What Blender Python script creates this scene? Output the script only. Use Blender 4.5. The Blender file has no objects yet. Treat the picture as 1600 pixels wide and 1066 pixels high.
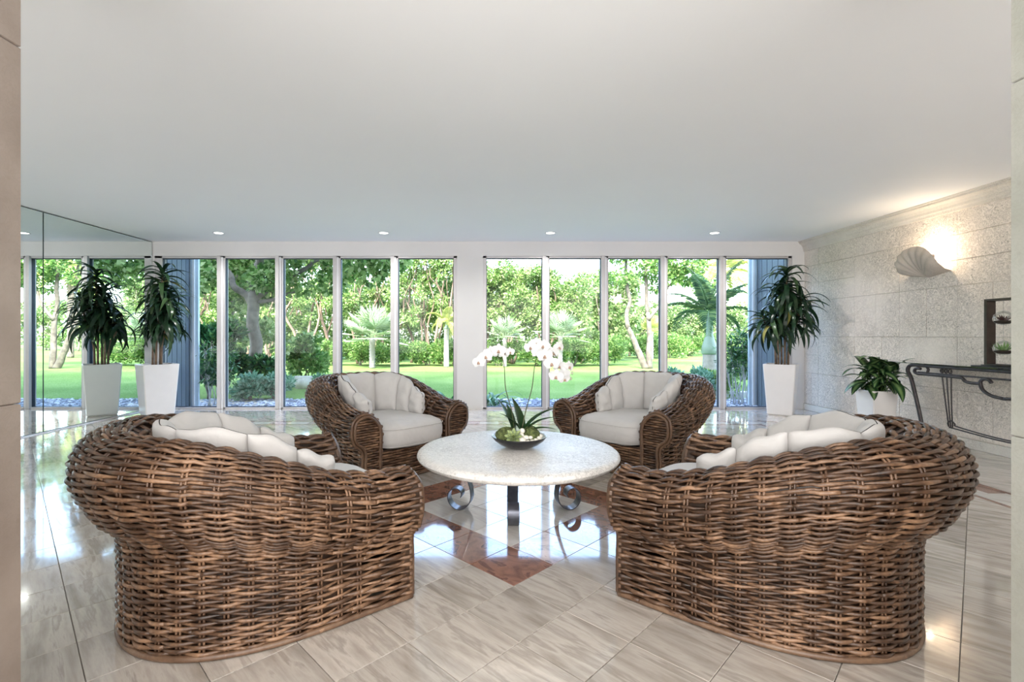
import bpy, math, random
import numpy as np
from mathutils import Vector, Matrix
random.seed(7); RS = np.random.RandomState(7)
PI = math.pi
scene = bpy.context.scene
COL = scene.collection

# ------------------------------------------------------------ camera, light, exposure
cam_data = bpy.data.cameras.new('camera'); cam = bpy.data.objects.new('camera', cam_data); COL.objects.link(cam)
cam.location = (0, 0, 1.2); cam.rotation_euler = (PI/2, 0, 0)
cam_data.sensor_width = 36; cam_data.lens = 758/1600*36
cam_data.shift_x = 0.02; cam_data.shift_y = -9/1600
cam_data.clip_end = 400; cam_data.clip_start = 0.05
scene.camera = cam
vs = scene.view_settings
vs.view_transform = 'Standard'; vs.look = 'None'; vs.gamma = 1; vs.exposure = 1.2; vs.use_curve_mapping = False
try:
    scene.cycles.max_bounces = 10; scene.cycles.transparent_max_bounces = 16; scene.cycles.diffuse_bounces = 5
    scene.cycles.glossy_bounces = 5; scene.cycles.sample_clamp_indirect = 6
except Exception: pass

world = bpy.data.worlds.new('world'); scene.world = world; world.use_nodes = True
wn = world.node_tree; wn.nodes.clear()
sky = wn.nodes.new('ShaderNodeTexSky'); sky.sky_type = 'NISHITA'; sky.sun_disc = False
sky.sun_elevation = math.radians(46); sky.sun_rotation = math.radians(200); sky.air_density = 1.0; sky.dust_density = 2.5; sky.ozone_density = 1.0
bg = wn.nodes.new('ShaderNodeBackground'); bg.inputs['Strength'].default_value = 1.05
wo = wn.nodes.new('ShaderNodeOutputWorld')
wn.links.new(sky.outputs[0], bg.inputs[0]); wn.links.new(bg.outputs[0], wo.inputs[0])

def lamp(name, kind, loc, energy, color=(1,1,1), rot=(0,0,0), **kw):
    l = bpy.data.lights.new(name, kind); l.energy = energy; l.color = color
    for k, v in kw.items(): setattr(l, k, v)
    o = bpy.data.objects.new(name, l); o.location = loc; o.rotation_euler = rot; COL.objects.link(o); return o
lamp('sun_lamp', 'SUN', (0, -20, 30), 3.5, (1, .95, .86), (math.radians(44), 0, math.radians(-14)), angle=.01)
# added fill lamps, unseen behind the viewer, to brighten the room and its ceiling
lamp('rear_fill_light', 'AREA', (0, -3.3, 1.6), 160, (1, .985, .97), (PI/2, 0, 0), shape='RECTANGLE', size=8, size_y=2.2)
lamp('ceiling_fill_light', 'AREA', (0, -.9, 1.5), 78, (.97, .98, 1), (PI, 0, 0), shape='RECTANGLE', size=8, size_y=2.4)
for px_, pw_ in ((-3.03, 4.95), (2.37, 5.02)):      # portals: they emit nothing, they only guide the sampling of the sky
    lo_ = lamp('sky_portal', 'AREA', (px_, 8.12, 1.25), 1, (1, 1, 1), (-PI/2, 0, 0), shape='RECTANGLE', size=pw_, size_y=2.5); lo_.data.cycles.is_portal = True

# ------------------------------------------------------------ materials
def newmat(name):
    m = bpy.data.materials.new(name); m.use_nodes = True; nt = m.node_tree; nt.nodes.clear()
    out = nt.nodes.new('ShaderNodeOutputMaterial'); return m, nt, out
def nd(nt, typ, props=None, **ins):
    n = nt.nodes.new(typ)
    for k, v in (props or {}).items(): setattr(n, k, v)
    for k, v in ins.items():
        k2 = k.replace('_', ' ')
        s = n.inputs[int(k[1:])] if k[0] == 'i' and k[1:].isdigit() else n.inputs[k2]
        if isinstance(v, bpy.types.NodeSocket): nt.links.new(v, s)
        else: s.default_value = v
    return n
def ramp(nt, fac, stops):
    r = nt.nodes.new('ShaderNodeValToRGB'); e = r.color_ramp.elements
    while len(e) > 1: e.remove(e[-1])
    e[0].position = stops[0][0]; e[0].color = (*stops[0][1], 1) if len(stops[0][1]) == 3 else stops[0][1]
    for p, c in stops[1:]:
        q = e.new(p); q.color = (*c, 1)
    nt.links.new(fac, r.inputs[0]); return r.outputs[0]
def g(v): return (v, v, v)
def coords(nt, kind='Object', scale=(1,1,1), rot=(0,0,0), loc=(0,0,0)):
    if kind == 'World': s = nt.nodes.new('ShaderNodeNewGeometry').outputs['Position']
    else: s = nt.nodes.new('ShaderNodeTexCoord').outputs[kind]
    return nd(nt, 'ShaderNodeMapping', None, Vector=s, Scale=scale, Rotation=rot, Location=loc).outputs[0]
def mixc(nt, fac, a, b, mode='MIX'):
    n = nt.nodes.new('ShaderNodeMix'); n.data_type = 'RGBA'; n.blend_type = mode
    for s, v in ((n.inputs[0], fac), (n.inputs[6], a), (n.inputs[7], b)):
        if isinstance(v, bpy.types.NodeSocket): nt.links.new(v, s)
        else: s.default_value = v if isinstance(v, (int, float)) else ((*v, 1) if len(v) == 3 else v)
    return n.outputs[2]
def mth(nt, op, a, b=None):
    n = nt.nodes.new('ShaderNodeMath'); n.operation = op
    for s, v in ((n.inputs[0], a), (n.inputs[1], b)):
        if v is None: continue
        if isinstance(v, bpy.types.NodeSocket): nt.links.new(v, s)
        else: s.default_value = v
    return n.outputs[0]
def bump(nt, h, strength=.3, dist=.01):
    return nd(nt, 'ShaderNodeBump', None, Height=h, Strength=strength, Distance=dist).outputs[0]
def pbsdf(nt, out, **ins):
    p = nd(nt, 'ShaderNodeBsdfPrincipled', None, **ins); nt.links.new(p.outputs[0], out.inputs[0]); return p
def c4(c): return (*c, 1)

def simple(name, color, rough=.5, metal=0, var=.06, nscale=8, bmp=0.0, bscale=60, **kw):
    m, nt, out = newmat(name)
    co = coords(nt); n = nd(nt, 'ShaderNodeTexNoise', None, Vector=co, Scale=nscale, Detail=4.0)
    c = ramp(nt, n.outputs[0], [(.3, tuple(x*(1-var) for x in color)), (.7, tuple(min(1, x*(1+var)) for x in color))])
    ins = dict(Base_Color=c, Roughness=rough, Metallic=metal, **kw)
    if bmp:
        b = nd(nt, 'ShaderNodeTexNoise', None, Vector=co, Scale=bscale, Detail=3.0)
        ins['Normal'] = bump(nt, b.outputs[0], bmp, .004)
    pbsdf(nt, out, **ins); return m

TS = .3048; GA = (.1067, 2.324)     # tile size and the grid's reference corner
def tile_mat(name, light, dark, kind='travertine', rough=.07):
    """polished stone; each tile has its own tint and its own cut of the veins"""
    m, nt, out = newmat(name)
    pos = nt.nodes.new('ShaderNodeNewGeometry').outputs['Position']
    vr = nd(nt, 'ShaderNodeVectorRotate', {'rotation_type': 'Z_AXIS'}, Vector=pos, Center=(GA[0], GA[1], 0), Angle=-PI/4).outputs[0]
    sub = nd(nt, 'ShaderNodeVectorMath', {'operation': 'SUBTRACT'}, i0=vr, i1=(GA[0], GA[1], 0)).outputs[0]
    sc = nd(nt, 'ShaderNodeVectorMath', {'operation': 'SCALE'}, Vector=sub, Scale=1/TS).outputs[0]
    fl = nd(nt, 'ShaderNodeVectorMath', {'operation': 'FLOOR'}, i0=sc).outputs[0]
    wnz = nd(nt, 'ShaderNodeTexWhiteNoise', {'noise_dimensions': '3D'}, Vector=fl)
    off = nd(nt, 'ShaderNodeVectorMath', {'operation': 'SCALE'}, Vector=wnz.outputs['Color'], Scale=30.0).outputs[0]
    v = nd(nt, 'ShaderNodeVectorMath', {'operation': 'ADD'}, i0=sub, i1=off).outputs[0]
    if kind == 'travertine':
        v1 = nd(nt, 'ShaderNodeMapping', None, Vector=v, Scale=(13.0, 1.6, 1.0), Rotation=(0, 0, .1)).outputs[0]
        n1 = nd(nt, 'ShaderNodeTexNoise', None, Vector=v1, Scale=1.0, Detail=9.0, Roughness=.62, Distortion=.3)
        v2 = nd(nt, 'ShaderNodeMapping', None, Vector=v, Scale=(5.0, 1.2, 1.0)).outputs[0]
        n2 = nd(nt, 'ShaderNodeTexNoise', None, Vector=v2, Scale=1.0, Detail=5.0, Distortion=1.2)
        f = mth(nt, 'ADD', mth(nt, 'MULTIPLY', n1.outputs[0], .6), mth(nt, 'MULTIPLY', n2.outputs[0], .4))
        mid = tuple((a*.55+b*.45) for a, b in zip(light, dark))
        c = ramp(nt, f, [(.34, dark), (.44, mid), (.52, light), (.56, tuple(x*.9 for x in mid)), (.63, light), (.72, tuple(min(1, x*1.08) for x in light))])
    else:
        v1 = nd(nt, 'ShaderNodeMapping', None, Vector=v, Scale=(7.0, 4.0, 1.0)).outputs[0]
        n1 = nd(nt, 'ShaderNodeTexNoise', None, Vector=v1, Scale=1.0, Detail=8.0, Roughness=.6, Distortion=1.6)
        c = ramp(nt, n1.outputs[0], [(.3, dark), (.45, light), (.55, tuple(x*1.25 for x in light)), (.6, dark), (.66, light)])
    tint = ramp(nt, wnz.outputs['Value'], [(0, g(.84)), (1, g(1.1))])
    c = mixc(nt, 1.0, c, tint, 'MULTIPLY')
    smudge = nd(nt, 'ShaderNodeTexNoise', None, Vector=coords(nt, 'World', (.9, .9, .9)), Scale=3.0, Detail=4.0)
    rg = ramp(nt, smudge.outputs[0], [(.35, g(rough*.75)), (.7, g(rough*1.7))])
    nb = nd(nt, 'ShaderNodeTexNoise', None, Vector=coords(nt, 'World', (1, 1, 1)), Scale=2.4, Detail=2.0)
    pbsdf(nt, out, Base_Color=c, Roughness=rg, Specular_IOR_Level=.9, Coat_Weight=.35, Coat_Roughness=.03, Normal=bump(nt, nb.outputs[0], .04, .01))
    return m

def stone_mat(name, light, dark, pit, scale=1.0, pits=.5, rough=.7, spec=.3, bumpy=.6, wormy=.7):
    """cream coral stone, pitted and shell-marked"""
    m, nt, out = newmat(name)
    co = coords(nt, 'World', (scale,)*3)
    n1 = nd(nt, 'ShaderNodeTexNoise', None, Vector=co, Scale=2.2, Detail=6.0, Roughness=.6)
    base = ramp(nt, n1.outputs[0], [(.3, dark), (.68, light)])
    n2 = nd(nt, 'ShaderNodeTexNoise', None, Vector=co, Scale=26.0, Detail=6.0, Roughness=.62, Distortion=2.2)
    worm = ramp(nt, n2.outputs[0], [(.455, g(0)), (.49, g(1)), (.515, g(1)), (.55, g(0))])
    n3 = nd(nt, 'ShaderNodeTexNoise', None, Vector=co, Scale=1.6, Detail=3.0)
    patch = ramp(nt, n3.outputs[0], [(.5-.3*pits, g(.22)), (.72-.3*pits, g(1))])
    v = nd(nt, 'ShaderNodeTexVoronoi', None, Vector=co, Scale=30.0)
    hole = ramp(nt, v.outputs['Distance'], [(.12, g(1)), (.24, g(0))])
    n4 = nd(nt, 'ShaderNodeTexNoise', None, Vector=co, Scale=9.0, Detail=4.0)
    sel = ramp(nt, n4.outputs[0], [(.5, g(0)), (.56, g(1))])
    mk = mth(nt, 'MULTIPLY', mth(nt, 'MAXIMUM', mth(nt, 'MULTIPLY', worm, wormy), mth(nt, 'MULTIPLY', mth(nt, 'MULTIPLY', hole, min(1.0, wormy*1.5)), sel)), patch)
    c = mixc(nt, mk, base, pit)
    h = mth(nt, 'SUBTRACT', n1.outputs[0], mk)
    pbsdf(nt, out, Base_Color=c, Roughness=rough, Specular_IOR_Level=spec, Normal=bump(nt, h, bumpy, .006))
    return m

def leaf_mat(name, stops, trans=.35, rough=.45, kind='island'):
    m, nt, out = newmat(name)
    if kind == 'island': r = nt.nodes.new('ShaderNodeNewGeometry').outputs['Random Per Island']
    else: r = nt.nodes.new('ShaderNodeObjectInfo').outputs['Random']
    c = ramp(nt, r, stops)
    p = nd(nt, 'ShaderNodeBsdfPrincipled', None, Base_Color=c, Roughness=rough, Specular_IOR_Level=.4)
    t = nd(nt, 'ShaderNodeBsdfTranslucent', None, Color=c)
    mx = nd(nt, 'ShaderNodeMixShader', None, i0=trans, i1=p.outputs[0], i2=t.outputs[0])
    nt.links.new(mx.outputs[0], out.inputs[0]); return m

def wicker_mat(name, dark, mid, light):
    m, nt, out = newmat(name)
    co = coords(nt)
    isl = nt.nodes.new('ShaderNodeNewGeometry').outputs['Random Per Island']
    rnd = nt.nodes.new('ShaderNodeObjectInfo').outputs['Random']
    n1 = nd(nt, 'ShaderNodeTexNoise', None, Vector=co, Scale=11.0, Detail=3.0)
    n2 = nd(nt, 'ShaderNodeTexNoise', None, Vector=co, Scale=70.0, Detail=4.0)
    f = mth(nt, 'ADD', mth(nt, 'MULTIPLY', n1.outputs[0], .5), mth(nt, 'MULTIPLY', n2.outputs[0], .28))
    f = mth(nt, 'ADD', f, mth(nt, 'MULTIPLY', isl, .14)); f = mth(nt, 'ADD', f, mth(nt, 'MULTIPLY', rnd, .1))
    c = ramp(nt, f, [(.3, dark), (.5, mid), (.68, light)])
    pbsdf(nt, out, Base_Color=c, Roughness=.36, Specular_IOR_Level=.5, Normal=bump(nt, n2.outputs[0], .25, .003))
    return m

def cloth_mat(name, col):
    m, nt, out = newmat(name)
    co = coords(nt)
    w = nd(nt, 'ShaderNodeTexNoise', None, Vector=co, Scale=420.0, Detail=1.0)
    n = nd(nt, 'ShaderNodeTexNoise', None, Vector=co, Scale=9.0, Detail=4.0, Distortion=.8)
    h = mth(nt, 'ADD', mth(nt, 'MULTIPLY', w.outputs[0], .08), n.outputs[0])
    c = ramp(nt, n.outputs[0], [(.3, tuple(x*.94 for x in col)), (.7, col)])
    pbsdf(nt, out, Base_Color=c, Roughness=.9, Specular_IOR_Level=.15, Sheen_Weight=.15, Normal=bump(nt, h, .45, .012))
    return m

M = {}
M['ceiling'] = simple('ceiling_paint', (.92, .925, .935), .7, var=.006, nscale=1.5)
M['wall_white'] = simple('white_wall_paint', (.73, .715, .71), .55, var=.02, nscale=2)
M['travertine'] = tile_mat('travertine_tile', (.56, .505, .445), (.27, .23, .19))
M['ivory_tile'] = tile_mat('ivory_marble_tile', (.66, .63, .58), (.52, .48, .43))
M['rust_tile'] = tile_mat('rust_marble_tile', (.25, .12, .08), (.13, .06, .045), 'marble')
M['rose_tile'] = tile_mat('rose_marble_tile', (.46, .37, .36), (.16, .12, .13), 'marble')
M['grout'] = simple('grout', (.24, .21, .185), .8)
M['coral'] = stone_mat('coral_stone', (.94, .855, .775), (.84, .76, .68), (.43, .385, .33), .8, .62)
M['coral_plain'] = stone_mat('coral_stone_cornice', (.80, .75, .68), (.68, .63, .565), (.45, .41, .35), 1.0, .2, bumpy=.3)
M['coral_joint'] = simple('stone_joint', (.80, .75, .68), .9)
M['marble_left'] = stone_mat('pillar_marble_warm', (.34, .285, .245), (.19, .15, .125), (.13, .10, .08), .9, .45, .3, .5, .1, .12)
M['marble_right'] = stone_mat('pillar_marble_pale', (.48, .475, .43), (.33, .335, .28), (.22, .22, .165), 1.0, .5, .22, .6, .1, .15)
M['table_stone'] = stone_mat('table_travertine', (.84, .81, .77), (.72, .685, .64), (.20, .175, .15), .8, .5, .4, .5, .5, .5)
M['frame'] = simple('window_frame_aluminium', (.54, .515, .52), .35, .2, var=.03)
M['frame_light'] = simple('window_stop_white', (.74, .74, .76), .3, .1, var=.02)
M['gasket'] = simple('glazing_gasket', (.03, .04, .06), .5)
M['weave'] = wicker_mat('rattan_strand', (.018, .0095, .006), (.088, .045, .024), (.30, .172, .098))
M['weave_dark'] = wicker_mat('rattan_core', (.014, .008, .005), (.035, .018, .01), (.07, .038, .02))
M['rattan_rim'] = wicker_mat('rattan_rim', (.05, .027, .015), (.12, .066, .038), (.20, .12, .07))
M['cloth'] = cloth_mat('cushion_canvas', (.585, .565, .545))
M['cord'] = simple('cushion_seam', (.42, .40, .38), .9)
M['pot'] = simple('white_planter_lacquer', (.80, .77, .755), .3, var=.015)
M['soil'] = simple('potting_soil', (.035, .025, .018), .95, bmp=.8)
M['iron'] = simple('dark_wrought_iron', (.055, .048, .05), .42, .55, var=.25, nscale=30, bmp=.2)
M['iron_grey'] = simple('grey_wrought_iron', (.12, .125, .15), .33, .7, var=.2, nscale=25, bmp=.15)
M['darkwood'] = simple('dark_brown_wood', (.035, .022, .017), .4, var=.3, nscale=20)
M['book'] = simple('charcoal_cover', (.06, .06, .065), .5)
M['shell'] = stone_mat('shell_plaster', (.66, .58, .50), (.50, .43, .37), (.34, .29, .24), 1.5, .3, .6, .3, .3)
M['bowl_black'] = simple('black_glazed_ceramic', (.012, .012, .014), .2)
M['bowl_white'] = simple('pale_glazed_ceramic', (.55, .56, .55), .25)
M['pebble_white'] = simple('white_pebble', (.72, .69, .60), .45, var=.08)
M['fin'] = simple('slate_blue_cladding', (.10, .125, .15), .45, var=.08, nscale=2)
M['fin_edge'] = simple('pale_blue_aluminium', (.55, .66, .76), .35, .2)
M['concrete'] = simple('facade_render', (.7, .69, .66), .8)
M['gravel'] = simple('slate_gravel_bed', (.16, .17, .20), .9, var=.4, nscale=40)
M['sand'] = simple('sandy_soil', (.42, .37, .30), .95, var=.2, nscale=6, bmp=.5)
M['boulder'] = simple('pale_limestone', (.66, .63, .57), .85, var=.2, nscale=6, bmp=.6, bscale=12)
M['bark_grey'] = simple('pale_grey_bark', (.17, .145, .12), .85, var=.4, nscale=7, bmp=.8, bscale=22)
M['bark_brown'] = simple('tan_bark', (.17, .12, .085), .85, var=.35, nscale=5, bmp=.7, bscale=22)
M['cane'] = simple('dracaena_cane', (.20, .13, .085), .7, var=.3, nscale=20, bmp=.5)
M['palm_boot'] = simple('palm_trunk_pale', (.29, .27, .245), .8, var=.15, nscale=12, bmp=.6, bscale=20)
M['crownshaft'] = simple('grey_green_crownshaft', (.22, .29, .23), .45, var=.1, nscale=4)
M['cane_white'] = simple('pale_slender_stem', (.46, .46, .45), .7, var=.25, nscale=12)
M['petal'] = simple('white_orchid_petal', (.70, .70, .69), .5, var=.02)
M['lip'] = simple('orchid_lip', (.45, .30, .22), .5, var=.3, nscale=40)
M['stem'] = simple('orchid_stem', (.075, .085, .035), .5)
M['bud'] = simple('orchid_bud', (.42, .45, .30), .5)
M['lens'] = None
m_, nt_, o_ = newmat('lit_lamp_lens'); e_ = nd(nt_, 'ShaderNodeEmission', None, Color=(1, .98, .94, 1), Strength=4.0); nt_.links.new(e_.outputs[0], o_.inputs[0]); M['lens'] = m_
m_, nt_, o_ = newmat('lit_bulb'); e_ = nd(nt_, 'ShaderNodeEmission', None, Color=(1, .82, .60, 1), Strength=25.0); nt_.links.new(e_.outputs[0], o_.inputs[0]); M['bulb'] = m_
# glazing: clear with a mirror sheen by angle
def glass_mat(name, tint, refl=1.0):
    m, nt, out = newmat(name)
    fr = nd(nt, 'ShaderNodeFresnel', None, IOR=1.45).outputs[0]
    fr = mth(nt, 'MULTIPLY', fr, refl)
    t = nd(nt, 'ShaderNodeBsdfTransparent', None, Color=c4(tint)); gl = nd(nt, 'ShaderNodeBsdfGlossy', None, Color=(1, 1, 1, 1), Roughness=0.0)
    mx = nd(nt, 'ShaderNodeMixShader', None, i0=fr, i1=t.outputs[0], i2=gl.outputs[0]); nt.links.new(mx.outputs[0], out.inputs[0]); return m
M['glass'] = glass_mat('window_glass', (.965, .985, .985), .35)
M['glass_edge'] = glass_mat('table_glass', (.82, .9, .88), 1.2)
m_, nt_, o_ = newmat('mirror_silver'); pbsdf(nt_, o_, Base_Color=(.80, .86, .84, 1), Metallic=1.0, Roughness=0.0); M['mirror'] = m_
M['mirror_edge'] = simple('mirror_edge', (.06, .09, .09), .3)
m_, nt_, o_ = newmat('moss')
co_ = coords(nt_); n_ = nd(nt_, 'ShaderNodeTexNoise', None, Vector=co_, Scale=60.0, Detail=5.0)
pbsdf(nt_, o_, Base_Color=ramp(nt_, n_.outputs[0], [(.3, (.03, .045, .012)), (.55, (.12, .15, .045)), (.75, (.25, .27, .10))]), Roughness=.95, Normal=bump(nt_, n_.outputs[0], 1.0, .02)); M['moss'] = m_
# lawn
m_, nt_, o_ = newmat('lawn_grass')
co_ = coords(nt_, 'World')
n1_ = nd(nt_, 'ShaderNodeTexNoise', None, Vector=co_, Scale=.5, Detail=5.0); n2_ = nd(nt_, 'ShaderNodeTexNoise', None, Vector=co_, Scale=28.0, Detail=4.0)
f_ = mth(nt_, 'ADD', mth(nt_, 'MULTIPLY', n1_.outputs[0], .45), mth(nt_, 'MULTIPLY', n2_.outputs[0], .55))
pbsdf(nt_, o_, Base_Color=ramp(nt_, f_, [(.3, (.085, .155, .032)), (.5, (.16, .26, .07)), (.7, (.28, .36, .13))]), Roughness=.95, Specular_IOR_Level=.1, Normal=bump(nt_, n2_.outputs[0], .9, .05)); M['lawn'] = m_
M['leaf_ficus'] = leaf_mat('ficus_leaf', [(0, (.04, .11, .02)), (.4, (.16, .30, .07)), (.75, (.38, .50, .18)), (1, (.62, .68, .38))], .4)
M['leaf_far'] = leaf_mat('far_foliage', [(0, (.08, .16, .04)), (.5, (.22, .34, .12)), (1, (.46, .54, .28))], .4)
M['leaf_dark'] = leaf_mat('dark_glossy_leaf', [(0, (.012, .05, .02)), (.5, (.035, .12, .045)), (.85, (.09, .24, .07)), (1, (.24, .40, .12))], .25, .3)
M['leaf_hedge'] = leaf_mat('hedge_leaf', [(0, (.05, .14, .03)), (.5, (.15, .30, .07)), (1, (.38, .50, .18))], .35)
M['leaf_blue'] = leaf_mat('grey_green_leaf', [(0, (.06, .17, .10)), (.5, (.16, .33, .21)), (1, (.36, .52, .38))], .3)
M['leaf_palm'] = leaf_mat('palm_leaflet', [(0, (.02, .07, .035)), (.5, (.07, .16, .065)), (1, (.20, .30, .11))], .35)
M['leaf_fan'] = leaf_mat('fan_palm_leaf', [(0, (.16, .26, .11)), (.5, (.32, .42, .23)), (1, (.56, .62, .46))], .4, kind='island')
M['leaf_yellow'] = leaf_mat('yellow_green_frond', [(0, (.34, .42, .10)), (1, (.62, .62, .26))], .4)
M['leaf_dracaena'] = leaf_mat('dracaena_leaf', [(0, (.008, .026, .013)), (.7, (.02, .055, .024)), (.96, (.05, .10, .035)), (1, (.30, .28, .07))], .12, .3, kind='object')
M['leaf_orchid'] = leaf_mat('orchid_leaf', [(0, (.012, .04, .012)), (1, (.03, .08, .02))], .1, .3, kind='object')
# aglaonema: dark margin, pale centre
m_, nt_, o_ = newmat('variegated_leaf')
at_ = nd(nt_, 'ShaderNodeAttribute', {'attribute_name': 'across'}).outputs['Fac']
n_ = nd(nt_, 'ShaderNodeTexNoise', None, Vector=coords(nt_), Scale=30.0, Detail=3.0)
f_ = mth(nt_, 'ADD', at_, mth(nt_, 'MULTIPLY', n_.outputs[0], .5))
pbsdf(nt_, o_, Base_Color=ramp(nt_, f_, [(.35, (.17, .27, .10)), (.62, (.08, .16, .05)), (.8, (.012, .045, .015))]), Roughness=.33); M['leaf_varie'] = m_
m_, nt_, o_ = newmat('succulent_leaf')
at_ = nd(nt_, 'ShaderNodeAttribute', {'attribute_name': 'across'}).outputs['Fac']
pbsdf(nt_, o_, Base_Color=ramp(nt_, at_, [(0, (.40, .48, .18)), (1, (.16, .22, .12))]), Roughness=.5); M['leaf_succ'] = m_
M['leaf_red'] = simple('dark_red_succulent', (.06, .02, .018), .5, var=.3)
M['leaf_air'] = simple('air_plant_green', (.14, .26, .07), .5, var=.3, nscale=30)

# ------------------------------------------------------------ mesh helpers
class MB:
    def __init__(s): s.v = []; s.f = []; s.m = []; s.cur = 0
    def add(s, vs, fs):
        b = len(s.v); s.v += [tuple(map(float, p)) for p in vs]; s.f += [tuple(b+i for i in f) for f in fs]; s.m += [s.cur]*len(fs)
    def box(s, x0, x1, y0, y1, z0, z1, bev=0):
        if bev:
            b = bev; P = []
            for z, i in ((z0, b), (z0+b, 0), (z1-b, 0), (z1, b)):
                for (sx, sy) in ((0, 0), (1, 0), (1, 1), (0, 1)):
                    P.append(((x1-i if sx else x0+i), (y1-i if sy else y0+i), z))
            F = [(3, 2, 1, 0), (12, 13, 14, 15)]
            for k in range(3):
                for j in range(4):
                    F.append((k*4+j, k*4+(j+1) % 4, k*4+4+(j+1) % 4, k*4+4+j))
            s.add(P, F); return
        P = [(x, y, z) for z in (z0, z1) for (x, y) in ((x0, y0), (x1, y0), (x1, y1), (x0, y1))]
        s.add(P, [(3, 2, 1, 0), (4, 5, 6, 7), (0, 1, 5, 4), (1, 2, 6, 5), (2, 3, 7, 6), (3, 0, 4, 7)])
    def tube(s, pts, r, n=8, cap=True, flat=1.0, up=None):
        pts = np.array(pts, float); k = len(pts)
        r = np.full(k, r) if np.isscalar(r) else np.array(r, float)
        T = np.gradient(pts, axis=0); T /= np.linalg.norm(T, axis=1)[:, None]+1e-12
        u = np.array(up if up is not None else ((0, 0, 1) if abs(T[0][2]) < .9 else (1, 0, 0)), float)
        V = []
        for i in range(k):
            u = u-T[i]*np.dot(u, T[i]); u /= np.linalg.norm(u)+1e-12; w = np.cross(T[i], u)
            for j in range(n):
                a = 2*PI*j/n; V.append(pts[i]+r[i]*(math.cos(a)*u*flat+math.sin(a)*w))
        F = [(i*n+j, i*n+(j+1) % n, (i+1)*n+(j+1) % n, (i+1)*n+j) for i in range(k-1) for j in range(n)]
        if cap: F += [tuple(range(n-1, -1, -1)), tuple((k-1)*n+j for j in range(n))]
        s.add(V, F)
    def strap(s, pts, side, w, t, closed=False):
        """flat bar swept along pts; side = unit vector of its width"""
        pts = np.array(pts, float); side = np.array(side, float); side /= np.linalg.norm(side)
        T = np.gradient(pts, axis=0); T /= np.linalg.norm(T, axis=1)[:, None]+1e-12
        V = []
        for p, tt in zip(pts, T):
            nrm = np.cross(tt, side); nrm /= np.linalg.norm(nrm)
            for a, b in ((-1, -1), (1, -1), (1, 1), (-1, 1)): V.append(p+side*a*w/2+nrm*b*t/2)
        k = len(pts)
        F = [(i*4+j, i*4+(j+1) % 4, (i+1)*4+(j+1) % 4, (i+1)*4+j) for i in range(k-1) for j in range(4)]
        F += [(3, 2, 1, 0), tuple((k-1)*4+j for j in range(4))]
        s.add(V, F)
    def lathe(s, prof, n=32, c=(0, 0, 0), sx=1, sy=1):
        V = [(c[0]+r*math.cos(2*PI*j/n)*sx, c[1]+r*math.sin(2*PI*j/n)*sy, c[2]+z) for r, z in prof for j in range(n)]
        F = [(i*n+j, i*n+(j+1) % n, (i+1)*n+(j+1) % n, (i+1)*n+j) for i in range(len(prof)-1) for j in range(n)]
        if prof[0][0] > 1e-5: F.append(tuple(range(n-1, -1, -1)))
        if prof[-1][0] > 1e-5: F.append(tuple((len(prof)-1)*n+j for j in range(n)))
        s.add(V, F)
    def grid(s, G, wrap=False):
        G = np.array(G); a, b = G.shape[:2]
        F = [(i*b+j, i*b+j+1, (i+1)*b+j+1, (i+1)*b+j) for i in range(a-1) for j in range(b-1)]
        if wrap: F += [(i*b+b-1, i*b, (i+1)*b, (i+1)*b+b-1) for i in range(a-1)]
        s.add(G.reshape(-1, 3), F)
    def blob(s, c, r, nu=10, nv=7, jit=0.0):
        c = np.array(c, float); r = np.array(r if not np.isscalar(r) else (r, r, r), float)
        V = [c+(0, 0, -r[2])]; 
        for i in range(1, nv):
            ph = -PI/2+PI*i/nv
            for j in range(nu):
                th = 2*PI*j/nu; k = 1+jit*random.uniform(-1, 1)
                V.append(c+k*r*np.array((math.cos(ph)*math.cos(th), math.cos(ph)*math.sin(th), math.sin(ph))))
        V.append(c+(0, 0, r[2])); L = len(V)-1
        F = [(0, 1+(j+1) % nu, 1+j) for j in range(nu)]
        F += [(1+i*nu+j, 1+i*nu+(j+1) % nu, 1+(i+1)*nu+(j+1) % nu, 1+(i+1)*nu+j) for i in range(nv-2) for j in range(nu)]
        F += [(L, 1+(nv-2)*nu+j, 1+(nv-2)*nu+(j+1) % nu) for j in range(nu)]
        s.add(V, F)
    def mesh(s, name, mats, smooth=True):
        me = bpy.data.meshes.new(name); me.from_pydata(s.v, [], s.f)
        for m in (mats if isinstance(mats, (list, tuple)) else [mats]): me.materials.append(m)
        if isinstance(mats, (list, tuple)) and len(mats) > 1: me.polygons.foreach_set('material_index', s.m)
        if smooth: me.polygons.foreach_set('use_smooth', [True]*len(me.polygons))
        me.update(); return me
    def build(s, name, mats, parent=None, smooth=True, loc=None):
        return link(name, s.mesh(name, mats, smooth), parent, loc)
def link(name, me, parent=None, loc=None, rot=None):
    o = bpy.data.objects.new(name, me); COL.objects.link(o)
    if parent is not None: o.parent = parent
    if loc is not None: o.location = loc
    if rot is not None: o.rotation_euler = rot
    return o
def thing(name, label, cat, loc=(0, 0, 0), rz=0, group=None):
    o = bpy.data.objects.new(name, None); COL.objects.link(o); o.location = loc; o.rotation_euler = (0, 0, rz)
    o.empty_display_size = .1; return tag(o, label, cat, group)
def tag(o, label, cat, group=None, kind=None):
    o['label'] = label; o['category'] = cat
    if group: o['group'] = group
    if kind: o['kind'] = kind
    return o
def struct(o): o['kind'] = 'structure'; return o
def smooth_flat(o, deg=35):
    me = o.data
    try: me.set_sharp_from_angle(angle=math.radians(deg))
    except Exception: pass
    return o
def W(px, py, d): return np.array(((px-768)/758*d, d, 1.2+(524-py)/758*d))
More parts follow.
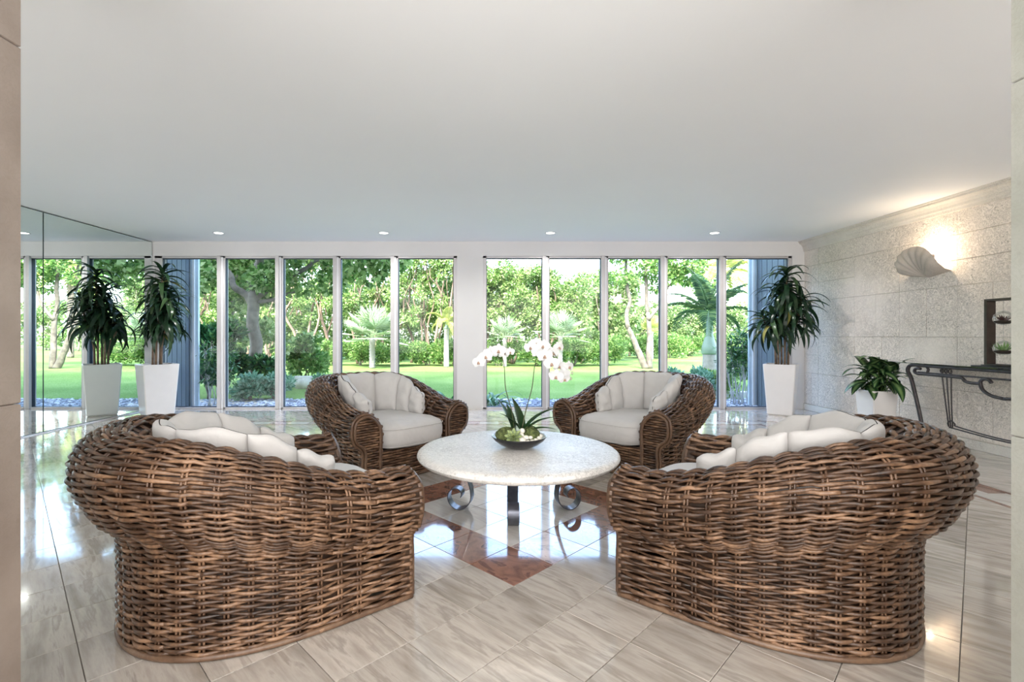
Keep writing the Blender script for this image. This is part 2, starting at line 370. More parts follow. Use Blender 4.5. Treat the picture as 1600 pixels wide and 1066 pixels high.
def cat_rom(P, n):
    P = np.array(P, float); Q = np.vstack([2*P[0]-P[1], P, 2*P[-1]-P[-2]]); out = []
    for i in range(len(P)-1):
        a, b, c, d = Q[i:i+4]
        for t in np.arange(n)/n: out.append(.5*(2*b+(c-a)*t+(2*a-5*b+4*c-d)*t*t+(3*b-a-3*c+d)*t**3))
    out.append(P[-1]); return np.array(out)
def resample(P, n):
    L = np.concatenate([[0], np.cumsum(np.linalg.norm(np.diff(P, axis=0), axis=1))]); q = np.linspace(0, L[-1], n)
    return np.stack([np.interp(q, L, P[:, k]) for k in range(P.shape[1])], 1)

# ------------------------------------------------------------ setting: shell
XL, XR, YB, ZC = -5.5, 5.08, 7.87, 2.72
YF = -3.5
b = MB(); b.box(XL-.2, XR+.2, YF-.2, YB+.25, -.3, -.006); floor = struct(b.build('floor', M['grout'], smooth=False))
b = MB(); b.box(XL-.2, XR+.2, YF-.2, YB+.25, ZC, ZC+.25); ceil = struct(b.build('ceiling', M['ceiling'], smooth=False))

# floor tiles laid on the diagonal
gap = .0028
def tile_mesh(mat, name='tile'):
    b = MB(); h = TS/2-gap/2; e = .0012
    P = [(-h, -h, -.006), (h, -h, -.006), (h, h, -.006), (-h, h, -.006), (-h, -h, -e), (h, -h, -e), (h, h, -e), (-h, h, -e),
         (-h+e, -h+e, 0), (h-e, -h+e, 0), (h-e, h-e, 0), (-h+e, h-e, 0)]
    F = [(i, (i+1) % 4, 4+(i+1) % 4, 4+i) for i in range(4)]+[(4+i, 4+(i+1) % 4, 8+(i+1) % 4, 8+i) for i in range(4)]+[(8, 9, 10, 11)]
    b.add(P, F); return b.mesh(name, mat, False)
TM = {k: tile_mesh(M[k]) for k in ('travertine', 'ivory_tile', 'rust_tile', 'rose_tile')}
s2 = math.sqrt(.5); near = []; rest = []
for i in range(-60, 60):
    for j in range(-60, 60):
        cx = GA[0]+((i+.5)-(j+.5))*TS*s2; cy = GA[1]+((i+.5)+(j+.5))*TS*s2
        if cx < XL-.2 or cx > XR+.2 or cy < YF or cy > YB+.2: continue
        ring = 0 <= i < 5 and 0 <= j < 5; inner = 1 <= i < 4 and 1 <= j < 4
        k = 'ivory_tile' if inner else ('rust_tile' if ring else 'travertine')
        if (i, j) == (1, 0): k = 'rose_tile'
        vis = cy > 1.45 and abs(cx/cy+.03) < 1.12 and cx > XL+.1 and cx < XR-.1
        (near if vis or ring else rest).append((cy if vis else 99, cx, cy, k))
near.sort(); rest += near[300:]; near = near[:300]
for _, cx, cy, k in near: link('tile', TM[k], floor, (cx, cy, 0), (0, 0, PI/4))
b = MB(); mi = {'travertine': 0, 'ivory_tile': 1, 'rust_tile': 2, 'rose_tile': 3}
for _, cx, cy, k in rest:
    h = (TS-gap)*s2; b.cur = mi[k]
    # clip to room
    b.add([(min(max(x, XL-.1), XR+.1), min(max(y, YF-.1), YB+.15), z) for z in (-.006, 0) for (x, y) in ((cx, cy-h), (cx+h, cy), (cx, cy+h), (cx-h, cy))],
          [(4, 5, 6, 7), (0, 1, 5, 4), (1, 2, 6, 5), (2, 3, 7, 6), (3, 0, 4, 7)])
o = b.build('tile_field', [M['travertine'], M['ivory_tile'], M['rust_tile'], M['rose_tile']], floor, False); o['kind'] = 'stuff'
# inlaid border of rust strips and blocks
def slab(x0, x1, y0, y1, mat, name):
    b = MB(); b.box(x0, x1, y0, y1, -.004, .0012); return b.build(name, mat, floor, False)
for a, c in ((3.60, 3.635), (3.905, 3.94)): slab(a, c, .2, 6.55 if a < 3.7 else 6.78, M['rust_tile'], 'inlay_strip')
for a, c in ((6.49, 6.52), (6.75, 6.78)): slab(-3.8, 3.60 if a < 6.6 else 3.905, a, c, M['rust_tile'], 'inlay_strip')
for k in range(24):
    y = .3+k*.26
    if y+.25 < 6.5: slab(3.64, 3.90, y, y+.255, M['rust_tile' if k % 2 else 'ivory_tile'], 'inlay_block') if k % 2 == 0 else (slab(3.64, 3.765, y, y+.255, M['ivory_tile'], 'inlay_block'), slab(3.77, 3.90, y, y+.255, M['rust_tile'], 'inlay_block'))
for k in range(29):
    x = -3.8+k*.26
    if x < 3.6: slab(x, x+.255, 6.525, 6.745, M['rose_tile' if k % 2 else 'ivory_tile'], 'inlay_block')

# right wall: coral stone slabs
b = MB(); b.box(XR+.012, XR+.25, YF, YB+.1, 0, ZC); wr = struct(b.build('wall_right', M['coral_joint'], smooth=False))
rows = [.10, .60, 1.18, 1.74, 2.30, 2.56]; jm = .002
yj = [1.54+.75*k for k in range(-6, 9)]+[YB]
for a, c in zip(yj[:-1], yj[1:]):
    if c-a < .05: continue
    for r, (z0, z1) in enumerate(zip(rows[:-1], rows[1:])):
        cut = random.random()
        pieces = [(a, c, z0, z1)]
        if z1-z0 > .3:
            if cut < .34: pieces = [(a, (a+c)/2, z0, z1), ((a+c)/2, c, z0, z1)]
            elif cut < .55: zm = z0+(z1-z0)*.5; pieces = [(a, c, z0, zm), (a, c, zm, z1)]
            elif cut < .7: ym = a+(c-a)*.37; pieces = [(a, ym, z0, z1), (ym, c, z0, z1)]
        for (y0, y1, q0, q1) in pieces:
            d = random.uniform(0, .003); b = MB(); b.box(XR-d, XR+.013, y0+jm, y1-jm, q0+jm, q1-jm, .0025); b.build('stone_panel', M['coral'], wr, False)
b = MB(); b.box(XR-.022, XR+.02, YF, YB, 0, .097, .004); struct(b.build('baseboard_right', M['coral_plain'], smooth=False))
# crown moulding, profile swept along the wall
prof = [(0, 2.555), (-.018, 2.555), (-.022, 2.585), (-.03, 2.60), (-.034, 2.625), (-.05, 2.655), (-.075, 2.675), (-.09, 2.68), (-.09, 2.70), (-.105, 2.702), (-.105, ZC), (.02, ZC)]
b = MB(); G = [[(XR+x, y, z) for x, z in prof] for y in np.linspace(YF, YB, 3)]; b.grid(G); struct(b.build('trim_1', M['coral_plain'], smooth=False))

# left wall and its mirrors
b = MB(); b.box(XL-.2, XL-.04, YF, YB+.1, 0, ZC); struct(b.build('wall_left', M['wall_white'], smooth=False))
mrot = 0.0
for k, (y0, y1) in enumerate(((5.955, 7.86), (4.05, 5.945), (2.145, 4.04), (.24, 2.135))):
    t = thing('wall_mirror', ['tall tinted mirror panel in the corner reflecting the potted dracaena', 'mirror panel beside the corner one, cut off by the left pillar', 'third mirror panel hidden past the left pillar', 'fourth mirror panel nearest the entrance'][k], 'mirror', (XL, (y0+y1)/2, 0), 0, 'mirror panels along the left wall')
    h = (y1-y0)/2
    b = MB(); b.box(-.035, 0, -h, h, .012, 2.71); b.build('backing', M['mirror_edge'], t, False)
    b = MB(); b.add([(.0015, -h+.003, .02), (.0015, h-.003, .02), (.0015, h-.003, 2.705), (.0015, -h+.003, 2.705)], [(0, 1, 2, 3)]); b.build('mirror_glass', M['mirror'], t, False)
b = MB(); b.box(XL-.03, XL+.012, .2, YB, 0, .012); struct(b.build('trim_2', M['frame'], smooth=False))

# front wall behind the viewer (solid, without an opening) and pillars
b = MB(); b.box(XL-.2, XR+.2, YF-.2, YF, 0, ZC); struct(b.build('wall_front', M['wall_white'], smooth=False))
def pillar(x0, x1, y0, y1, mat, seams, idx):
    b = MB(); b.box(x0+.01, x1-.01, y0+.01, y1-.01, 0, ZC); p = struct(b.build('pillar_'+idx, M['grout'], smooth=False))
    z = [0]+seams+[ZC]
    for a, c in zip(z[:-1], z[1:]):
        b = MB(); b.box(x0, x1, y0, y1, a+.0008, c-.0008, .003); b.build('marble_slab', mat, p, False)
pillar(-1.95, -1.31, .70, 1.35, M['marble_left'], [1.01, 2.0], 'left')
pillar(1.446, 2.05, .70, 1.35, M['marble_right'], [.92, 1.9], 'right')

# window wall
b = MB()
b.box(XL-.2, XR+.2, YB, YB+.2, 2.487, ZC)
b.box(-.56, -.139, YB, YB+.2, 0, 2.487)
b.box(4.88, XR+.2, YB, YB+.2, 0, 2.487)
b.box(XL-.2, -5.47, YB, YB+.2, 0, 2.487)
struct(b.build('wall_back', M['wall_white'], smooth=False))
lb = [-5.47, -4.39, -3.447, -2.513, -1.578, -.56]; rb = [-.139, .882, 1.838, 2.803, 3.758, 4.88]
wi = 0
for bank in (lb, rb):
    for k in range(5):
        wi += 1; x0, x1 = bank[k], bank[k+1]
        w = bpy.data.objects.new('window_%d' % wi, None); COL.objects.link(w); struct(w)
        a = x0 + (.0 if k == 0 else .0); 
        def bx(name, mat, *q, bev=.004):
            b = MB(); b.box(*q, bev); return b.build(name, mat, w, False)
        y0, y1 = YB+.015, YB+.115
        gl0 = x0+(.115 if k == 0 and bank is lb else (.055 if k == 0 else .058)); gl1 = x1-(.055 if k == 4 else .058)
        bx('head_rail', M['frame'], x0, x1, y0, y1, 2.452, 2.489)
        bx('sill_rail', M['frame'], x0, x1, y0, y1, -.002, .028)
        bx('frame_jamb', M['frame'], x0, gl0, y0, y1, 0, 2.489)
        if k == 4: bx('frame_jamb', M['frame'], gl1, x1, y0, y1, 0, 2.489)
        else:
            bx('mullion', M['frame'], gl1, x1, y0-.03, y1, 0, 2.489, bev=.006)
            bx('glazing_stop', M['frame_light'], x1-.012, x1+.03, y0-.012, y0+.02, .0, 2.47)
        gm = MB(); q = .009
        for (u0, u1, z0, z1) in ((gl0, gl0+q, .028, 2.452), (gl1-q, gl1, .028, 2.452), (gl0, gl1, .028, .028+q), (gl0, gl1, 2.452-q, 2.452)):
            gm.box(u0, u1, y0+.02, y1-.03, z0, z1)
        gm.build('gasket', M['gasket'], w, False)
        gm = MB(); gm.add([(gl0, YB+.075, .03), (gl1, YB+.075, .03), (gl1, YB+.075, 2.45), (gl0, YB+.075, 2.45)], [(0, 1, 2, 3)]); gm.build('glass', M['glass'], w, False)

# building outside: storey above, side fins
b = MB(); b.box(-14, 12, YF-4, YB+.35, ZC+.26, 9.6); struct(b.build('roof_upper_storeys', M['concrete'], smooth=False))
b = MB(); b.box(-14, XL-.2, YF-4, YB+.2, -.1, ZC+.25); b.box(XR+.26, 12, YF-4, YB+.2, -.1, ZC+.25); struct(b.build('wall_outer', M['concrete'], smooth=False))
def fin(xf, sgn, yend, name_label):
    t = thing('facade_fin', name_label, 'cladding', (xf, 8.15, 0))
    L = yend-8.15; b = MB(); b.box(0 if sgn > 0 else -.16, .16 if sgn > 0 else 0, .0, L, -.1, 2.9); b.build('fin_core', M['fin'], t, False)
    n = 5
    for i in range(n):
        y0, y1 = L*i/n+.006, L*(i+1)/n-.006
        b = MB(); b.box(-.02 if sgn > 0 else 0, 0 if sgn > 0 else .02, y0, y1, -.1, 2.9, .004); b.build('board', M['fin'], t, False)
    b = MB(); e = .16
    b.box(-e if sgn > 0 else -.02, .02 if sgn > 0 else e, L, L+.05, -.1, 2.9, .006); b.build('edge_post', M['fin_edge'], t, False)
    b = MB(); x = -e*.55 if sgn > 0 else e*.55; b.box(x-.018, x+.018, L-.03, L, -.1, 2.9, .004); b.build('edge_bead', M['frame_light'], t, False)
fin(-5.47, -1, 8.78, 'slate blue boarded facade fin outside the far left window')
fin(4.93, 1, 8.98, 'slate blue boarded facade fin outside behind the right dracaena')

# ------------------------------------------------------------ woven armchairs
CH = dict(W=1.042, D=1.044, Ds=.334, Ha=.583, ba=.091, Hb=.808, bb=.152, za=.44, zb=.66, na=.29, nb=.42)
def sst(t): t = np.clip(t, 0, 1); return t*t*(3-2*t)
def outline(Wd, D, Ds, n=2.3, N=200):
    a = Wd/2; bq = D-Ds; th = np.linspace(0, PI, 161)
    x = a*np.sign(np.cos(th))*np.abs(np.cos(th))**(2/n); y = Ds+bq*np.abs(np.sin(th))**(2/n)
    s = np.linspace(0, Ds, 40)[:-1]
    P = np.stack([np.concatenate([np.full(39, a), x, np.full(39, -a)]), np.concatenate([s, y, s[::-1]])], 1)
    P = resample(P, N); d = np.gradient(P, axis=0); l = np.linalg.norm(d, axis=1)
    return P[:, 0], P[:, 1], d[:, 1]/l, -d[:, 0]/l
def chair_prof(s):
    c = CH
    A = np.array([[0, 0], [0, c['na']*.6], [0, c['na']], [c['ba']*.75, (c['na']+c['za'])/2-.01], [c['ba'], c['za']], [c['ba']*.72, c['za']+(c['Ha']-c['za'])*.75], [c['ba']-.15, c['Ha']], [-.175, c['za']+.03], [-.18, .24]])
    B = np.array([[0, 0], [0, c['nb']*.6], [.012, c['nb']], [c['bb']*.6, (c['nb']+c['zb'])/2-.025], [c['bb'], c['zb']], [c['bb']*.75, c['zb']+(c['Hb']-c['zb'])*.8], [c['bb']-.17, c['Hb']], [-.12, c['Hb']-.15], [-.17, .24]])
    return A*(1-s)+B*s
NU, NR = 32*10+1, 84      # samples along the U, rows of weave
X_, Y_, nx_, ny_ = outline(CH['W'], CH['D'], CH['Ds'], N=NU)
SG = np.zeros((NU, NR, 3)); NO = 72; SW = np.ones((NU, NR))
SHORT = np.array([j < 70 and j > 2 and j % 5 in (1, 2) for j in range(84)])
for i in range(NU):
    s = float(sst((Y_[i]/CH['D']-.1)/.85)); cf = resample(cat_rom(chair_prof(s), 10), 200)
    top = int(np.argmax(cf[:, 1]))/199.0
    w = np.where(SHORT, float(sst((s-.04)/.45)), 1.0); 
    wo = np.concatenate([[0], np.cumsum(w[1:NO])]); wo = wo/wo[-1]*(top+.03)
    wi_ = np.linspace(top+.03, 1, NR-NO+1)[1:]; vv = np.concatenate([wo, wi_]); SW[i] = w
    c = np.stack([np.interp(vv*199, np.arange(200), cf[:, k]) for k in (0, 1)], 1)
    SG[i, :, 0] = X_[i]+nx_[i]*c[:, 0]; SG[i, :, 1] = Y_[i]+ny_[i]*c[:, 0]; SG[i, :, 2] = c[:, 1]
dU = np.gradient(SG, axis=0); dV = np.gradient(SG, axis=1)
NRM = np.cross(dU, dV); NRM /= np.linalg.norm(NRM, axis=2)[:, :, None]
# make normals point outwards (away from core): at floor rows compare with outline normal
if (NRM[:, 2, 0]*nx_+NRM[:, 2, 1]*ny_).mean() < 0: NRM = -NRM
dVl = np.linalg.norm(dV, axis=2); dUn = dU/np.linalg.norm(dU, axis=2)[:, :, None]; BIN = np.cross(NRM, dUn)
KU = np.arange(NU)/10.0

def weaver(j, rs):
    idx = np.arange(0, NU, 2); idx = idx[SW[idx, j] > .5]; k = KU[idx]
    ph = PI*(k+(j % 2)); wob = .0016*np.sin(k*1.7+j*2.1+rs.rand()*6)
    amp = .0075+.0015*rs.rand()
    off = amp*np.cos(ph)
    lift = (rs.rand(len(idx)//6+2)-.5)*.006; lift = np.interp(np.arange(len(idx)), np.arange(len(lift))*6, lift)
    P = SG[idx, j]+NRM[idx, j]*(off+wob)[:, None]+BIN[idx, j]*lift[:, None]
    r = np.clip(dVl[idx, j]*.50, .0055, .0105)*(1+.24*np.cos(ph))*(1+.16*(rs.rand()-.5))
    n = 7; a = np.arange(n)*2*PI/n
    R = P[:, None, :]+r[:, None, None]*(np.cos(a)[None, :, None]*NRM[idx, j][:, None, :]*.8+np.sin(a)[None, :, None]*BIN[idx, j][:, None, :])
    # the cane is pieced: break it into lengths so that every length keeps its own tone
    b = MB(); L = len(idx); s = 0
    cuts = [0]; p = rs.randint(6, 24)
    while p < L-6: cuts.append(p); p += rs.randint(12, 26)
    cuts.append(L-1)
    for c0, c1 in zip(cuts[:-1], cuts[1:]):
        seg = R[c0:c1+1]; m = len(seg)
        F = [(q*n+w, q*n+(w+1) % n, (q+1)*n+(w+1) % n, (q+1)*n+w) for q in range(m-1) for w in range(n)]
        F += [tuple(range(n-1, -1, -1)), tuple((m-1)*n+w for w in range(n))]
        b.add(seg.reshape(-1, 3), F)
    return b.mesh('weaver', M['weave'])
rs = np.random.RandomState(3)
WV = [weaver(j, rs) for j in range(1, NR)]
ST = []
for k in range(0, 33):
    i = min(k*10, NU-1); b = MB()
    for s in (-1, 1):
        P = SG[i, ::1]-NRM[i, ::1]*.001+dUn[i, ::1]*(s*.007); P = P[::3]
        b.tube(P, .0052, 5, up=tuple(NRM[i, 0]))
    ST.append(b.mesh('stake', M['weave']))
b = MB(); b.grid((SG-NRM*.015)[::4, list(range(0, NR, 3))+[NR-1]]); CORE = b.mesh('core_lining', M['weave_dark'])
# base rim
b = MB(); P = [(x+nx*.004, y+ny*.004, .014) for x, y, nx, ny in zip(X_[::4], Y_[::4], nx_[::4], ny_[::4])]
b.tube(P, .0125, 8); b.tube([(CH['W']/2, .012, .014), (-CH['W']/2, .012, .014)], .0125, 8); RIM = b.mesh('base_rim', M['rattan_rim'])
# arm front panels: keyhole face with rattan edge
c0 = resample(cat_rom(chair_prof(0.0), 10), 90)
def panel(sgn):
    hw = CH['W']/2; pts = np.array([(hw+o, z) for o, z in c0]); pts = np.vstack([pts, [(hw-.18, 0.0)]])
    pts = resample(pts, 90)
    cen = np.array([(hw-.09, z) for z in pts[:, 1]]); 
    inn = pts.copy()
    nrm = np.gradient(pts, axis=0); nrm = np.stack([-nrm[:, 1], nrm[:, 0]], 1); nrm /= np.linalg.norm(nrm, axis=1)[:, None]
    inn = pts+nrm*.024
    bb = MB(); face = [(sgn*p[0], -.002, p[1]) for p in pts]
    bb.add(face+[(f[0], .05, f[2]) for f in face], [tuple(range(len(face)))]+[(i, i+1, len(face)+i+1, len(face)+i) for i in range(len(face)-1)])
    back = bb.mesh('arm_panel', M['weave_dark'], False)
    rim = MB(); rim.tube([(sgn*p[0], -.018, max(p[1], .005)) for p in inn], .0115, 8, up=(0, 1, 0))
    rim.tube([(sgn*p[0], -.002, max(p[1], .005)) for p in pts+nrm*.006], .0125, 8, up=(0, 1, 0)); rm = rim.mesh('panel_rim', M['rattan_rim'])
    # woven rows
    wv = MB(); z = .02; j = 0; q = np.random.RandomState(5)
    while z < CH['Ha']-.04:
        xs = []
        for a, c in zip(inn[:-1], inn[1:]):
            if (a[1]-z)*(c[1]-z) <= 0 and a[1] != c[1]: xs.append(a[0]+(c[0]-a[0])*(z-a[1])/(c[1]-a[1]))
        if len(xs) >= 2:
            x0, x1 = min(xs)+.008, max(xs)-.008; X = np.linspace(x0, x1, 19)
            off = .006*np.cos(PI*((X-hw)/.052+(j % 2)))
            if x1-x0 > .03: wv.tube([(sgn*x, -.009-o, z) for x, o in zip(X, off)], .0088*(1+.15*np.cos(PI*((X-hw)/.052+(j % 2)))), 6, up=(0, 1, 0))
        z += .0195; j += 1
    return back, rm, wv.mesh('panel_weave', M['weave'])
PAN = [panel(1), panel(-1)]
# seat front rail
b = MB(); iw = CH['W']/2-.18; b.box(-iw-.01, iw+.01, .02, .05, .01, .265); RAILB = b.mesh('seat_rail', M['weave_dark'], False)
b = MB(); j = 0; z = .03
while z < .265:
    X = np.linspace(-iw, iw, 85); ph = PI*(X/.095+(j % 2)); b.tube([(x, .012-.007*math.cos(p), z) for x, p in zip(X, ph)], .0095*(1+.15*np.cos(ph)), 6, up=(0, 1, 0)); z += .0215; j += 1
RAILW = b.mesh('rail_weave', M['weave'])
b = MB(); b.box(-iw-.02, iw+.02, .05, .86, .2, .25); DECK = b.mesh('seat_deck', M['weave_dark'], False)
# seat cushion: rounded block following the chair's inside
def seat_cushion():
    b = MB(); n = 72; rings = []
    def ol(k, inset, z, puff=0):
        t = 2*PI*k/n; e = 2/5.0
        cx, sx = math.cos(t), math.sin(t); hw = iw-.004-inset; y0, y1 = -.045+inset, .80-inset
        x = hw*math.copysign(abs(cx)**e, cx); y = (y0+y1)/2+(y1-y0)/2*math.copysign(abs(sx)**e, sx)
        if sx < 0: y -= .02*(1-(x/hw)**2)
        return (x, y, z)
    for ins, z in ((.12, .272), (.02, .275), (.004, .29), (-.006, .33), (-.008, .375), (-.004, .415), (.01, .445), (.04, .463), (.1, .475), (.2, .484), (.32, .488)):
        r = [ol(k, ins, z) for k in range(n)]
        r = [(x, y, zz+.003*math.sin(x*23+y*11)+.0025*math.sin(y*37+x*5)) for x, y, zz in r]; rings.append(r)
    G = np.array(rings); b.grid(G, wrap=True); L = len(b.v)
    b.f.append(tuple(L-n+k for k in range(n))); b.m.append(0); b.f.append(tuple(n-1-k for k in range(n))); b.m.append(0)
    # piped seam
    b.tube([ol(k, -.008, .432) for k in range(n+1)], .0032, 5); b.tube([ol(k, -.002, .290) for k in range(n+1)], .003, 5)
    return b.mesh('seat_cushion', M['cloth'])
SEAT = seat_cushion()
# back pads wrapped round the inside
IX, IY, inx, iny = outline(CH['W']-.36-.12, CH['D']-.175-.06, CH['Ds'], N=400)
i0 = int(np.argmax(IY > .27)); i1 = 399-i0; NP = 7
IL = np.concatenate([[0], np.cumsum(np.hypot(np.diff(IX), np.diff(IY)))])
def pad(p, q):
    la, lb_ = IL[i0], IL[i1]; tot = lb_-la; w = np.array([.8, .85, 1.05, 1.1, 1.05, .85, .8]); w = np.concatenate([[0], np.cumsum(w)])/w.sum()
    l0, l1 = la+tot*w[p], la+tot*w[p+1]; nu, nv = 19, 18; b = MB()
    ph = q.rand(4)*6
    for side in (1, -1):
        G = np.zeros((nu, nv, 3))
        for i in range(nu):
            a = -1+2*i/(nu-1); a2 = math.sin(a*PI/2)
            for j in range(nv):
                c = -1+2*j/(nv-1); c2 = math.sin(c*PI/2)
                aa = a2*(1-.035*(abs(c2)**6)); l = (l0+l1)/2+(l1-l0)/2*aa*1.02
                x = np.interp(l, IL, IX); y = np.interp(l, IL, IY); ux = np.interp(l, IL, inx); uy = np.interp(l, IL, iny); ul = math.hypot(ux, uy); ux /= ul; uy /= ul
                s = (l-la)/tot; arch = math.sin(PI*np.clip(s, 0, 1))
                top = .655+.175*sst(arch*1.12)-.01*abs(a2)**3; zb_ = .455
                cc = c2*(1-.03*abs(a2)**6); z = zb_+(top-zb_)*(cc+1)/2
                th = .060*(max(0, 1-abs(a2)**3.2)**.5)*(max(0, 1-abs(c2)**4.5)**.5)
                th *= 1.0+.12*math.sin(3*a2+ph[0])*math.sin(4*c2+ph[1]); 
                lean = .09*((z-zb_)/.35)**1.5*(.35+.65*arch)
                o = lean+side*(-th)+.004*math.sin(9*c2+ph[2])*side
                G[i, j] = (x+ux*o, y+uy*o, z+.006*math.sin(5*a2+ph[3])*(cc+1)/2)
        b.grid(G if side > 0 else G[::-1])
    for jj in (0, nv-1):
        pass
    me = b.mesh('back_cushion', M['cloth']); return me
q = np.random.RandomState(11); PADS = [pad(p, q) for p in range(NP)]

chairs = [((-.695, 2.62), 2.252, 'large round woven rattan armchair nearest the left pillar, its curved back to the viewer'),
          ((.929, 2.628), -2.283, 'large round woven rattan armchair nearest the right pillar, its curved back to the viewer'),
          ((-.648, 4.135), .809, 'woven rattan armchair left of the stone table, facing the viewer before the windows'),
          ((1.006, 4.251), -.851, 'woven rattan armchair right of the stone table, facing the viewer before the windows')]
for (x, y), a, lab in chairs:
    t = thing('wicker_armchair', lab, 'armchair', (x, y, 0), a, 'four matching rattan armchairs round the stone table')
    link('core_lining', CORE, t); link('base_rim', RIM, t)
    for me in WV: link('weaver', me, t)
    for me in ST: link('stake', me, t)
    for pb, rm, wv in PAN:
        o = link('arm_panel', pb, t); link('panel_rim', rm, o); link('panel_weave', wv, o)
    o = link('seat_rail', RAILB, t); link('rail_weave', RAILW, o)
    link('seat_deck', DECK, t); o = link('seat_cushion', SEAT, t); o['label'] = 'off-white canvas seat cushion'
    for me in PADS: o = link('back_cushion', me, t); o['label'] = 'off-white padded back cushion segment'

# ------------------------------------------------------------ coffee table
t = thing('coffee_table', 'round pitted cream travertine coffee table on iron scroll legs between the four armchairs', 'table', (.162, 3.02, 0))
R = .62; pr = [(0, .44), (R-.05, .44), (R-.022, .446), (R-.006, .458), (R, .470), (R-.004, .482), (R-.016, .492), (R-.04, .497), (R-.09, .498), (0, .498)]
NS = 6
for k in range(NS):                       # the top is made of fitted wedges
    a0, a1 = 2*PI*k/NS+.35, 2*PI*(k+1)/NS+.35; b = MB(); n = 15; gp = .0012
    G = [[(r*math.cos(a0+(a1-a0)*j/(n-1)), r*math.sin(a0+(a1-a0)*j/(n-1)), z-(0.0006 if j in (0, n-1) and r > .01 and z > .49 else 0)) for j in range(n)] for r, z in pr]
    b.grid(G); o = b.build('top_segment', M['table_stone'], t); smooth_flat(o, 40)
def scroll_path():
    P = [(0.02, .44), (-.005, .38), (-.045, .29), (-.072, .215), (-.092, .15)]
    for k in range(0, 34):
        th = PI+k*.205; r = .098*math.exp(-.0 if th < PI*1.5 else -.25*(th-PI*1.5)); P.append((r*math.cos(th), .099+r*math.sin(th)))
    return resample(cat_rom(P, 4), 70)
SP = scroll_path()
for (cx, cy), (ux, uy) in (((-.228, 3.36), (-.97, .24)), ((.541, 3.36), (.97, .24)), ((.137, 3.06), (0, -1))):
    pts = [(cx-.162+ux*r, cy-3.02+uy*r, z+.002) for r, z in SP]
    b = MB(); b.strap(pts, (-uy, ux, 0), .072, .006); o = b.build('scroll_leg', M['iron_grey'], t); smooth_flat(o, 40)

# ------------------------------------------------------------ planted bowl, orchids, moss, pebbles
BX, BY, BZ = .172, 3.03, .4985
b = MB(); b.lathe([(0, 0), (.06, 0), (.075, .004), (.12, .024), (.155, .05), (.172, .072), (.1705, .075), (.165, .07), (.15, .053), (.115, .03), (.06, .014), (0, .012)], 48, (0, 0, 0))
me = b.mesh('planter_bowl', [M['bowl_black'], M['bowl_white']]); n = 48
mi = [0 if k < 5*n+n//1 else 1 for k in range(len(me.polygons))]; me.polygons.foreach_set('material_index', mi)
tag(link('planter_bowl', me, None, (BX, BY, BZ)), 'wide shallow black bowl with a pale inside holding orchids on the stone table', 'bowl')
def mound(name, c, r, lab):
    b = MB(); b.blob((0, 0, 0), r, 22, 14, .05); o = b.build(name, M['moss'], None, True, c); return tag(o, lab, 'moss')
mound('moss_mound', (BX-.078, BY-.01, BZ+.078), (.070, .072, .052), 'rounded green moss mound on the left of the bowl')
mound('moss_mound', (BX+.072, BY+.0, BZ+.072), (.06, .07, .062), 'darker ridged moss mound on the right of the bowl')
# succulent rosette
def leaf_grid(length, width, nl=7, nw=4, curl=0, cup=.2, base=.25, tip=1.0, pw=.8):
    """leaf along +x; returns grid, across values"""
    G = []; A = []
    x = z = 0; ang = 0
    for i in range(nl+1):
        s = i/nl; wd = width/2*(math.sin(PI*min(1, (s*.94+.06))**pw))**.8+width*.02*(1-s)
        row = []; ra = []
        for j in range(nw+1):
            v = -1+2*j/nw; row.append((x, v*wd, z+cup*abs(v)*wd)); ra.append(abs(v))
        G.append(row); A.append(ra); ang += curl/nl; x += length/nl*math.cos(ang); z -= length/nl*math.sin(ang)
    return np.array(G), np.array(A)
def leaf_mesh(name, mat, G, A=None):
    b = MB(); b.grid(G); me = b.mesh(name, mat)
    if A is not None:
        at = me.attributes.new('across', 'FLOAT', 'POINT'); at.data.foreach_set('value', A.reshape(-1).astype(np.float32))
    return me
t = thing('succulent_rosette', 'pale green echeveria rosette in the left of the table bowl', 'succulent', (BX-.038, BY-.085, BZ+.078)); t.rotation_euler = (math.radians(48), 0, math.radians(-8))
G, A = leaf_grid(.062, .034, 5, 4, -.5, .5); SM = leaf_mesh('leaf', M['leaf_succ'], G, A)
for ring, (nn, tilt, sc) in enumerate(((8, .12, 1.0), (7, .5, .8), (6, .9, .55), (4, 1.2, .32))):
    for k in range(nn):
        o = link('leaf', SM, t, (0, 0, .004*ring), (0, -tilt, 2*PI*k/nn+ring*.4)); o.scale = (sc,)*3
pb = [(.010, -.098, .062, .031, .024), (.048, -.102, .056, .015, .013), (.074, -.094, .058, .015, .013), (.097, -.08, .062, .015, .013), (.120, -.05, .068, .017, .014), (-.030, -.115, .056, .013, .010), (.038, -.078, .078, .021, .015),
      (.010, -.062, .090, .019, .014), (.016, -.052, .114, .018, .017), (.132, -.02, .076, .015, .013), (.066, -.074, .078, .014, .011), (.108, -.034, .086, .012, .01)]
for k, (x, y, z, r, h) in enumerate(pb):
    b = MB(); b.blob((0, 0, 0), (r, r*.8, h), 12, 8); o = b.build('white_pebble', M['pebble_white'], None, True, (BX+x, BY+y, BZ+z)); o.rotation_euler = (0, 0, random.uniform(-.5, .5))
    tag(o, 'largest smooth white pebble at the front of the bowl' if k == 0 else 'small smooth white pebble among others at the bowl front', 'pebble', None if k == 0 else 'small white pebbles in the table bowl')
def orient_leaf(parent, name, mesh, loc, yaw, pitch, roll=0, sc=1):
    o = link(name, mesh, parent, loc); o.rotation_euler = (Matrix.Rotation(yaw, 3, 'Z') @ Matrix.Rotation(-pitch, 3, 'Y') @ Matrix.Rotation(roll, 3, 'X')).to_euler(); o.scale = (sc,)*3; return o
